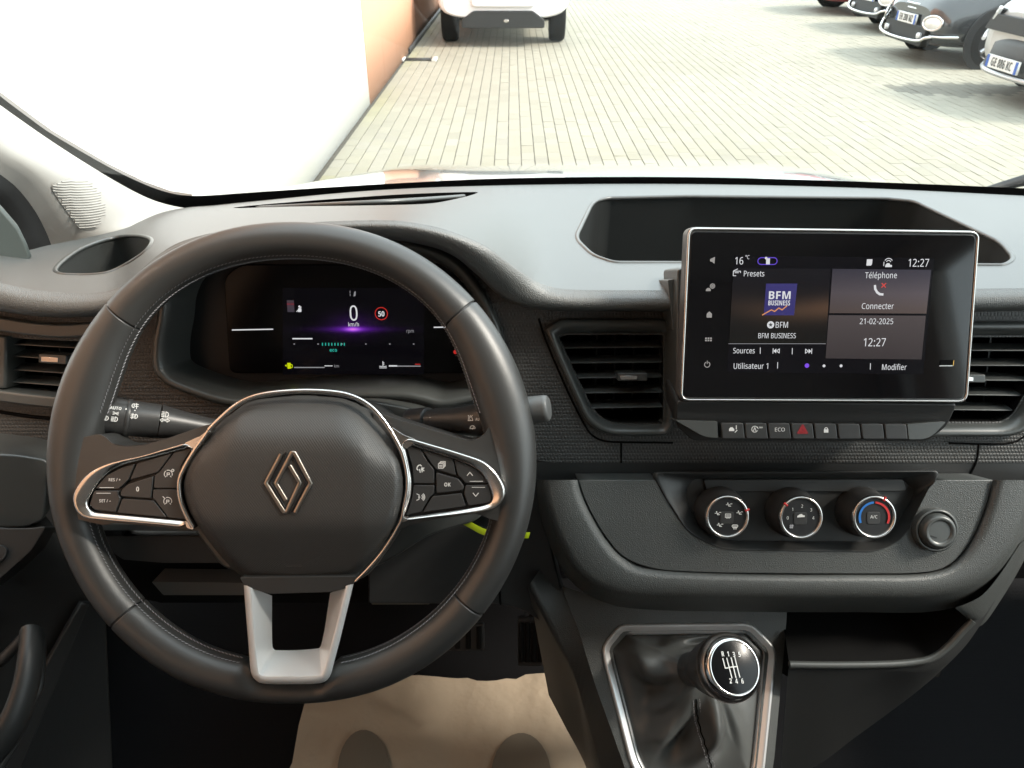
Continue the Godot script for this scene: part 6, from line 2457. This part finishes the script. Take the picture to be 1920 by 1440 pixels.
	for e in [[[1790, 1140, 0.712], [1826, 1126, 0.712], [1850, 1108, 0.714], [1880, 1070, 0.716], [1912, 1020, 0.716]], [[1812, 1158, 0.732], [1838, 1160, 0.736], [1868, 1122, 0.737], [1902, 1068, 0.735], [1936, 1000, 0.733]], [[1812, 1175, 0.77], [1842, 1172, 0.775], [1876, 1126, 0.78], [1910, 1070, 0.78], [1946, 1000, 0.78]]]:
		var r := []
		for w in even(cr(e.map(func(q): return Vector3(q[0], q[1], q[2])), 6), 24):
			r.append(at(w.x, w.y, w.z))
		ck.append(r)
	mb.grid(ck, false, false)
	put(mb, "shelf_cheek", M.soft, t)
	# round socket with its cap
	var s := thing("socket_cap", "round dark push cap of a power socket, right of the three dials", "socket cap", at(1760, 997, 0.7))
	var f := face(1760, 997, 0.7035, 30.0)
	var c := f.to2(Vector2(1757, 995))
	var k := 0.7035 / FOCAL
	mb = MB.new()
	lathe(mb, f, c, [[36 * k, 0.0], [38 * k, 0.0005], [41 * k, -0.0005], [42 * k, -0.012]], 40)
	put(mb, "collar", M.trim, s)
	mb = MB.new()
	lathe(mb, f, c, [[0, 0.0045], [20 * k, 0.0045], [20 * k, 0.0045], [21 * k, 0.0055], [25 * k, 0.0064], [29 * k, 0.006], [32 * k, 0.003], [34 * k, -0.004]], 40)
	var cp := put(mb, "cap", M.trim, s)
	icon(cp, [[[-1, 0.4], [1, -0.3]]], f, 1751, 1007, 5, 2.2, M.black, 0.0049, "mark")
	knee_panel()


func knee_panel() -> void:
	var t := thing("knee_panel", "dark lower dashboard panel behind the steering wheel, arching over the pedals", "dashboard panel", at(600, 1060, 0.785))
	var f := face(600, 1060, 0.785, 18.0)
	var mb := MB.new()
	var arch := cr(v2([[690, 1132], [800, 1133], [900, 1132], [940, 1135], [985, 1148], [1025, 1178], [1055, 1218], [1072, 1262]]), 5)
	var poly := PackedVector2Array([Vector2(690, 985)])
	for w in [[860, 985], [960, 990], [1008, 905], [1024, 980], [1046, 1080], [1068, 1170], [1082, 1262]]:
		poly.append(Vector2(w[0], w[1]))
	arch.reverse()
	for w in arch:
		poly.append(w)
	plate(mb, f, f.pts(poly), 0, 0.06, 0.004)
	put(mb, "panel", M.dark, t)
	mb = MB.new()
	plate(mb, f, f.pts(fillet([[190, 1001], [420, 1003], [480, 1060], [470, 1052], [310, 1052], [235, 1046], [196, 1020]], 4)), 0.004, 0.03, 0.003)
	put(mb, "upper_panel", paint(0.032, 0.028, 0.025, 0.55), t)
	mb = MB.new()
	plate(mb, f, f.pts(fillet([[160, 982], [380, 984], [386, 997], [160, 994]], 3), 0.01), 0.01, 0.03, 0.003)
	put(mb, "ledge", M.trim, t)
	mb = MB.new()
	plate(mb, f, f.pts(fillet([[284, 1091], [470, 1093], [470, 1116], [306, 1116]], 3), -0.02), -0.02, 0.03, 0.003)
	put(mb, "shelf_edge", paint(0.09, 0.08, 0.07, 0.6), t)
	mb = MB.new()
	plate(mb, f, f.list([[120, 960], [720, 960], [720, 1130], [300, 1130], [220, 1110], [120, 1040]], -0.06), -0.06, 0.02, 0)
	put(mb, "backing", M.void, t)
	mb = MB.new()
	tube(mb, [f.p3(f.to2(Vector2(937, 1108)), 0), f.p3(f.to2(Vector2(938, 1134)), 0)], 0.0012, 6)
	put(mb, "joint", M.void, t)
	mb = MB.new()
	plate(mb, f, f.pts(fillet([[696, 1118], [800, 1119], [806, 1134], [696, 1134]], 3), -0.03), -0.03, 0.02, 0.002)
	put(mb, "pale_rail", paint(0.1, 0.09, 0.07, 0.6), t)
	# the hi-vis strap that hangs behind the wheel
	var s := thing("hivis_strap", "lime yellow strap end poking out behind the right of the steering wheel", "strap", at(920, 990, 0.66))
	mb = MB.new()
	var rows := []
	var a := []
	var b := []
	for w in cr([Vector3(845, 968, 0.668), Vector3(875, 980, 0.66), Vector3(910, 998, 0.655), Vector3(950, 1003, 0.65), Vector3(994, 1004, 0.645)], 5):
		a.append(at(w.x, w.y - 5.5, w.z))
		b.append(at(w.x - 3, w.y + 5.5, w.z))
	mb.grid([a, b, b.map(func(w): return w - cam_fw * -0.0012), a.map(func(w): return w - cam_fw * -0.0012)], false, false, true)
	put(mb, "ribbon", M.lime, s)


# ---------- gear lever ----------
func gear() -> void:
	var g := thing("gear_console", "sloping dark console block that carries the gear lever", "console", at(1290, 1300, 0.74))
	var f := face(1290, 1170, 0.782, 46.0)
	var mb := MB.new()
	var hole := gear_hole()
	var outline := fillet([[1052, 1098, 10], [1120, 1120], [1200, 1138], [1476, 1140, 3], [1472, 1200], [1452, 1420], [1440, 1500], [1190, 1500], [1172, 1440], [1118, 1290], [1084, 1180]], 4)
	# one closed run: round the block, in at the foot and back round the opening
	var run := PackedVector2Array()
	var a0 := dense(outline, 12.0)
	var b0 := dense(hole, 12.0)
	var ka := 0
	var ki := 0
	for k in a0.size():
		if a0[k].distance_to(Vector2(1300, 1500)) < a0[ka].distance_to(Vector2(1300, 1500)):
			ka = k
	for k in b0.size():
		if b0[k].distance_to(Vector2(1300, 1462)) < b0[ki].distance_to(Vector2(1300, 1462)):
			ki = k
	for k in a0.size():
		run.append(a0[(ka + k) % a0.size()])
	run.append(a0[ka] + Vector2(0.8, 0))
	for k in b0.size():
		run.append(b0[(ki - k + b0.size()) % b0.size()])
	run.append(b0[ki] - Vector2(0.8, 0))
	plate(mb, f, f.pts(run), 0, 0.09, 0.0)
	put(mb, "block", M.soft, g)
	# left flank down to the footwell
	mb = MB.new()
	var a := []
	var b := []
	for w in cr(v2([[1030, 1040], [1052, 1098], [1084, 1180], [1118, 1290], [1172, 1440], [1194, 1500]]), 5):
		a.append(f.p3(f.to2(w, -0.003), -0.003))
	for w in cr([Vector3(990, 1100, 0.77), Vector3(1030, 1180, 0.79), Vector3(1072, 1262, 0.81), Vector3(1092, 1330, 0.84), Vector3(1112, 1440, 0.87), Vector3(1118, 1510, 0.9)], 5):
		b.append(at(w.x, w.y, w.z))
	var m := []
	for k in a.size():
		m.append(a[k].lerp(b[k], 0.5) + Vector3(-0.006, 0, 0.012))
	mb.grid([a, m, b, b.map(func(w): return w + Vector3(0.03, -0.25, -0.05))], false, true)
	put(mb, "flank", M.soft, g)
	# lever: frame, boot, knob
	var t := thing("gear_lever", "six-speed gear lever with round black knob, leather boot and satin frame", "gear lever", at(1290, 1340, 0.74))
	var outer := fillet([[1168, 1171, 8], [1396, 1168, 12], [1412, 1173, 8], [1449, 1210, 10], [1454, 1228, 10], [1432, 1440, 10], [1424, 1478, 20], [1206, 1478, 24], [1181, 1428, 14], [1132, 1236, 10], [1130, 1216, 10], [1136, 1203, 8], [1158, 1176, 10]], 8.0)
	var oa := ccw(f.pts(outer))
	var n := 110
	var o := PackedVector2Array(even(Array(oa) + [oa[0]], n + 1))
	o.resize(n)
	var nrm := outward(o)
	for turn in 2:
		var s := PackedVector2Array()
		for i in n:
			s.append((nrm[(i - 1 + n) % n] + nrm[i] * 2.0 + nrm[(i + 1) % n]) / 4.0)
		nrm = s
	var rows := []
	for e in [[0.0008, -0.003], [0.0006, 0.0012], [-0.0008, 0.0025], [-0.002, 0.0026], [-0.0034, 0.0018], [-0.0092, -0.0012], [-0.0106, -0.0024], [-0.0112, -0.006]]:
		var r := []
		for i in n:
			r.append(f.p3(o[i] + nrm[i] * e[0], e[1]))
		rows.append(r)
	mb = MB.new()
	mb.grid(rows, true, true)
	put(mb, "frame", paint(0.66, 0.66, 0.66, 0.32, 0.55), t)
	# boot: folded leather from the frame up to the neck of the knob
	var top := at(1376, 1251, 0.655)
	var axis := (cam_up * 0.36 + Vector3(0.2, 0, 0) - cam_fw * 0.89).normalized()
	var low := top - axis * 0.085
	var nf := face_axes(low, axis)
	mb = MB.new()
	rows = []
	var nz := FastNoiseLite.new()
	nz.seed = 5
	nz.frequency = 9.0
	for j in 25:
		var v := j / 24.0
		var r := []
		for i in n * 2:
			var oi := i / 2
			var edge2 := (o[oi] - nrm[oi] * 0.0104).lerp(o[(oi + 1) % n] - nrm[(oi + 1) % n] * 0.0104, (i % 2) * 0.5)
			var edge := f.p3(edge2, -0.0055)
			var ang := atan2(edge2.y - f.to2(Vector2(1290, 1330)).y, edge2.x - f.to2(Vector2(1290, 1330)).x)
			var neck := nf.p3(Vector2(cos(ang), sin(ang)) * 0.0125, 0.0)
			var p := edge.lerp(neck, v)
			# it bellies out, sags towards the frame and breaks into folds
			var bell := sin(PI * v)
			p += f.n * (bell * 0.006 - 0.02 * pow(bell, 1.5) * (0.5 + 0.5 * sin(ang * 2.0 + 0.6)))
			var fold := 0.0
			for q in [[2.55, 0.30, 0.55, 0.016, 0.10], [2.2, 0.2, 0.30, -0.012, 0.09], [-2.3, 0.28, 0.45, 0.015, 0.12], [-1.75, 0.2, 0.35, -0.012, 0.1], [-1.25, 0.25, 0.5, 0.015, 0.13], [-0.75, 0.2, 0.4, -0.010, 0.12], [1.2, 0.5, 0.42, -0.010, 0.1], [1.4, 0.6, 0.2, 0.006, 0.07], [3.0, 0.2, 0.45, -0.011, 0.1], [-2.8, 0.2, 0.6, 0.009, 0.1]]:
				var da := fposmod(ang - q[0] - (v - 0.4) * 0.9 + PI, TAU) - PI
				fold += 1.35 * q[3] * exp(-pow(da / q[1], 2)) * exp(-pow((v - q[2]) / (q[4] * 2.2), 2))
			fold += 0.0035 * bell * nz.get_noise_3d(cos(ang) * 0.06 + v * 0.1, sin(ang) * 0.06, v * 0.08)
			p += (f.n * 0.8 + (p - low).normalized() * 0.4) * fold
			r.append(p)
		rows.append(r)
	mb.grid(rows, true, false)
	mb.fan(rows[-1], true)
	var boot := put(mb, "leather_boot", M.boot, t)
	# seam with two rows of stitches down the front of the boot
	mb = MB.new()
	var mb2 := MB.new()
	var idx := 0
	var bestd := 1e9
	for i in n * 2:
		var e: Vector3 = rows[0][i]
		var d := (e - at(1312, 1480, 0.8)).length()
		if d < bestd:
			bestd = d
			idx = i
	var seam := []
	for j in range(2, 21):
		seam.append(rows[j][(idx - int(j * 0.5) + n * 2) % (n * 2)] + f.n * 0.0006)
	tube(mb, seam, 0.0007, 5)
	put(mb, "boot_seam", M.void, boot)
	var dn := even(seam, 44)
	for k in range(0, 43, 1):
		var d: Vector3 = (dn[k + 1] - dn[k]).normalized()
		var s: Vector3 = d.cross(f.n).normalized()
		for e in [-1, 1]:
			tube(mb2, [dn[k].lerp(dn[k + 1], 0.15) + s * 0.0032 * e + f.n * 0.0006, dn[k].lerp(dn[k + 1], 0.75) + s * 0.0032 * e + f.n * 0.0006], 0.00035, 4, false, false)
	var st := put(mb2, "stitching", M.thread, boot)
	st.set_meta("kind", "stuff")
	# knob
	var kf := face_axes(top, axis, cam_up)
	mb = MB.new()
	var R := 0.0275
	lathe(mb, kf, Vector2.ZERO, [[R * 0.98, -0.012], [R * 1.0, -0.016], [R * 0.97, -0.03], [R * 0.86, -0.045], [R * 0.72, -0.056], [R * 0.66, -0.062], [R * 0.66, -0.062], [R * 0.64, -0.064], [R * 0.6, -0.085]], 48)
	var kb := put(mb, "knob", M.key, t)
	mb = MB.new()
	var kr := []
	for k in 160:
		kr.append(k)
	var rw := []
	for e in [[R * 0.97, -0.0035], [R * 1.05, -0.006], [R * 1.08, -0.0115], [R * 1.03, -0.0145]]:
		var r := []
		for k in 192:
			var an := TAU * k / 192
			var rr: float = e[0] + (0.00035 if k % 2 == 0 else -0.00035)
			r.append(kf.p3(Vector2(cos(an), sin(an)) * rr, e[1]))
		rw.append(r)
	mb.grid(rw, true, false)
	put(mb, "knurled_ring", paint(0.55, 0.5, 0.47, 0.28, 1.0), kb)
	mb = MB.new()
	lathe(mb, kf, Vector2.ZERO, [[R * 0.80, 0.0012], [R * 0.84, 0.0016], [R * 0.9, 0.0006], [R * 0.95, -0.002], [R * 0.96, -0.004]], 48)
	put(mb, "chrome_ring", M.chrome, kb)
	mb = MB.new()
	lathe(mb, kf, Vector2.ZERO, [[0, 0.0034], [R * 0.3, 0.0031], [R * 0.6, 0.0022], [R * 0.8, 0.001]], 40)
	var fc := put(mb, "shift_plate", paint(0.006, 0.006, 0.007, 0.22, 0.0, 0.35), kb)
	# shift pattern
	var lean := -0.03
	for e in [["R", 1355.5, 1226], ["1", 1365, 1226], ["3", 1376, 1227], ["5", 1386.5, 1227], ["2", 1370, 1276.5], ["4", 1381, 1277], ["6", 1392, 1277]]:
		text(fc, e[0], kf, e[1], e[2], 9.2, M.print, 0.8, true, 0.0036)
	icon(fc, [[[-0.95, 0.95], [-0.85, 0.0], [-0.55, 0.0]], [[-0.5, 0.95], [-0.3, -1]], [[-0.45, 0.05], [0.55, 0.05]], [[0.0, 0.95], [0.15, -1]], [[0.42, 0.95], [0.6, -1]]], kf, 1374, 1251.5, 16.5, 1.8, M.print, 0.0036, "shift_pattern")


func gear_hole() -> PackedVector2Array:
	return fillet([[1180, 1184, 8], [1394, 1182, 12], [1436, 1222, 10], [1416, 1440, 10], [1408, 1462, 14], [1216, 1462, 20], [1196, 1424, 14], [1150, 1240, 10], [1148, 1218, 8]], 8.0)


# ---------- footwell ----------
func footwell() -> void:
	var t := thing("paper_floor_mat", "beige paper floor mat with two printed foot shapes, in the driver's footwell", "floor mat", on_ground(840, 1380, 0.53))
	var rng := RandomNumberGenerator.new()
	rng.seed = 9
	var out := []
	for k in 29:
		var x := lerpf(585, 1095, k / 28.0)
		var y := 1269.0 + rng.randf_range(-1.6, 1.6) + (5.0 if absf(k - 19) < 3 else 0.0) - maxf(0, x - 990) * 0.14 + 3.0 * sin(x * 0.03)
		out.append([x, y])
	out += [[1102, 1340], [1112, 1440], [1116, 1520], [505, 1520], [548, 1430], [560, 1360]]
	var mb := MB.new()
	var ol := PackedVector2Array(v2(out))
	skin(mb, ol, [], 30.0, func(p): return on_ground(p.x, p.y, 0.545 + 0.003 * sin(p.x * 0.021 + p.y * 0.013) + 0.002 * sin(p.x * 0.05)))
	var paper := relief(paint(0.46, 0.37, 0.27, 0.85), noise_tex(FastNoiseLite.TYPE_SIMPLEX, 0.03, 4, 12, 256), 3.0, 0.15)
	put(mb, "paper", paper, t)
	for c in [[682, 1452, 50, 84], [977, 1460, 57, 86]]:
		mb = MB.new()
		var e := ellipse(c[0], c[1], c[2], c[3], 30)
		skin(mb, e, [], 26.0, func(p): return on_ground(p.x, p.y, 0.549 + 0.003 * sin(p.x * 0.021 + p.y * 0.013) + 0.002 * sin(p.x * 0.05)))
		put(mb, "foot_print_shape", paint(0.19, 0.16, 0.12, 0.85), t)
	# pedals
	for q in [["accelerator_pedal", "ribbed accelerator pedal in the dark driver's footwell", 995, 1204, 24, 46, 1.0], ["brake_pedal", "dark rubber brake pedal left of the accelerator, half hidden by the wheel", 868, 1195, 40, 26, 0.98]]:
		var p := thing(q[0], q[1], "pedal", at(q[2], q[3], q[6]))
		var f := face(q[2], q[3], q[6], 38.0)
		mb = MB.new()
		plate(mb, f, f.pts(fillet([[q[2] - q[4], q[3] - q[5]], [q[2] + q[4], q[3] - q[5]], [q[2] + q[4], q[3] + q[5]], [q[2] - q[4], q[3] + q[5]]], 6)), 0, 0.014, 0.003)
		put(mb, "pad", relief(paint(0.03, 0.03, 0.03, 0.6), noise_tex(FastNoiseLite.TYPE_SIMPLEX, 0.1, 1, 2, 64), 20.0, 0.002), p)
		for k in 4:
			mb = MB.new()
			var x: float = q[2] + (k - 1.5) * q[4] * 0.5
			tube(mb, [f.p3(f.to2(Vector2(x, q[3] - q[5] * 0.8), 0.001), 0.001), f.p3(f.to2(Vector2(x, q[3] + q[5] * 0.8), 0.001), 0.001)], 0.0035, 6)
			put(mb, "rib", M.rubber, p)
		mb = MB.new()
		tube(mb, [f.p3(f.to2(Vector2(q[2], q[3] - q[5] * 0.9)), -0.01), f.p3(f.to2(Vector2(q[2] - 10, q[3] - q[5] - 70)), -0.06)], 0.008, 8)
		put(mb, "arm", M.black, p)
	# bulkhead of the footwell
	var w := thing("footwell_lining", "black carpet lining round the footwells and under the dashboard", "carpet", Vector3(0.2, 0.8, -0.95))
	mb = MB.new()
	box(mb, Vector3(0.2, 0.75, -0.98), Vector3(1.86, 0.54, 0.04), 0.0)
	put(mb, "firewall", M.carpet, w)
	mb = MB.new()
	box(mb, Vector3(0.2, 0.522, -0.45), Vector3(1.86, 0.012, 1.1), 0.0)
	put(mb, "floor_carpet", M.carpet, w)
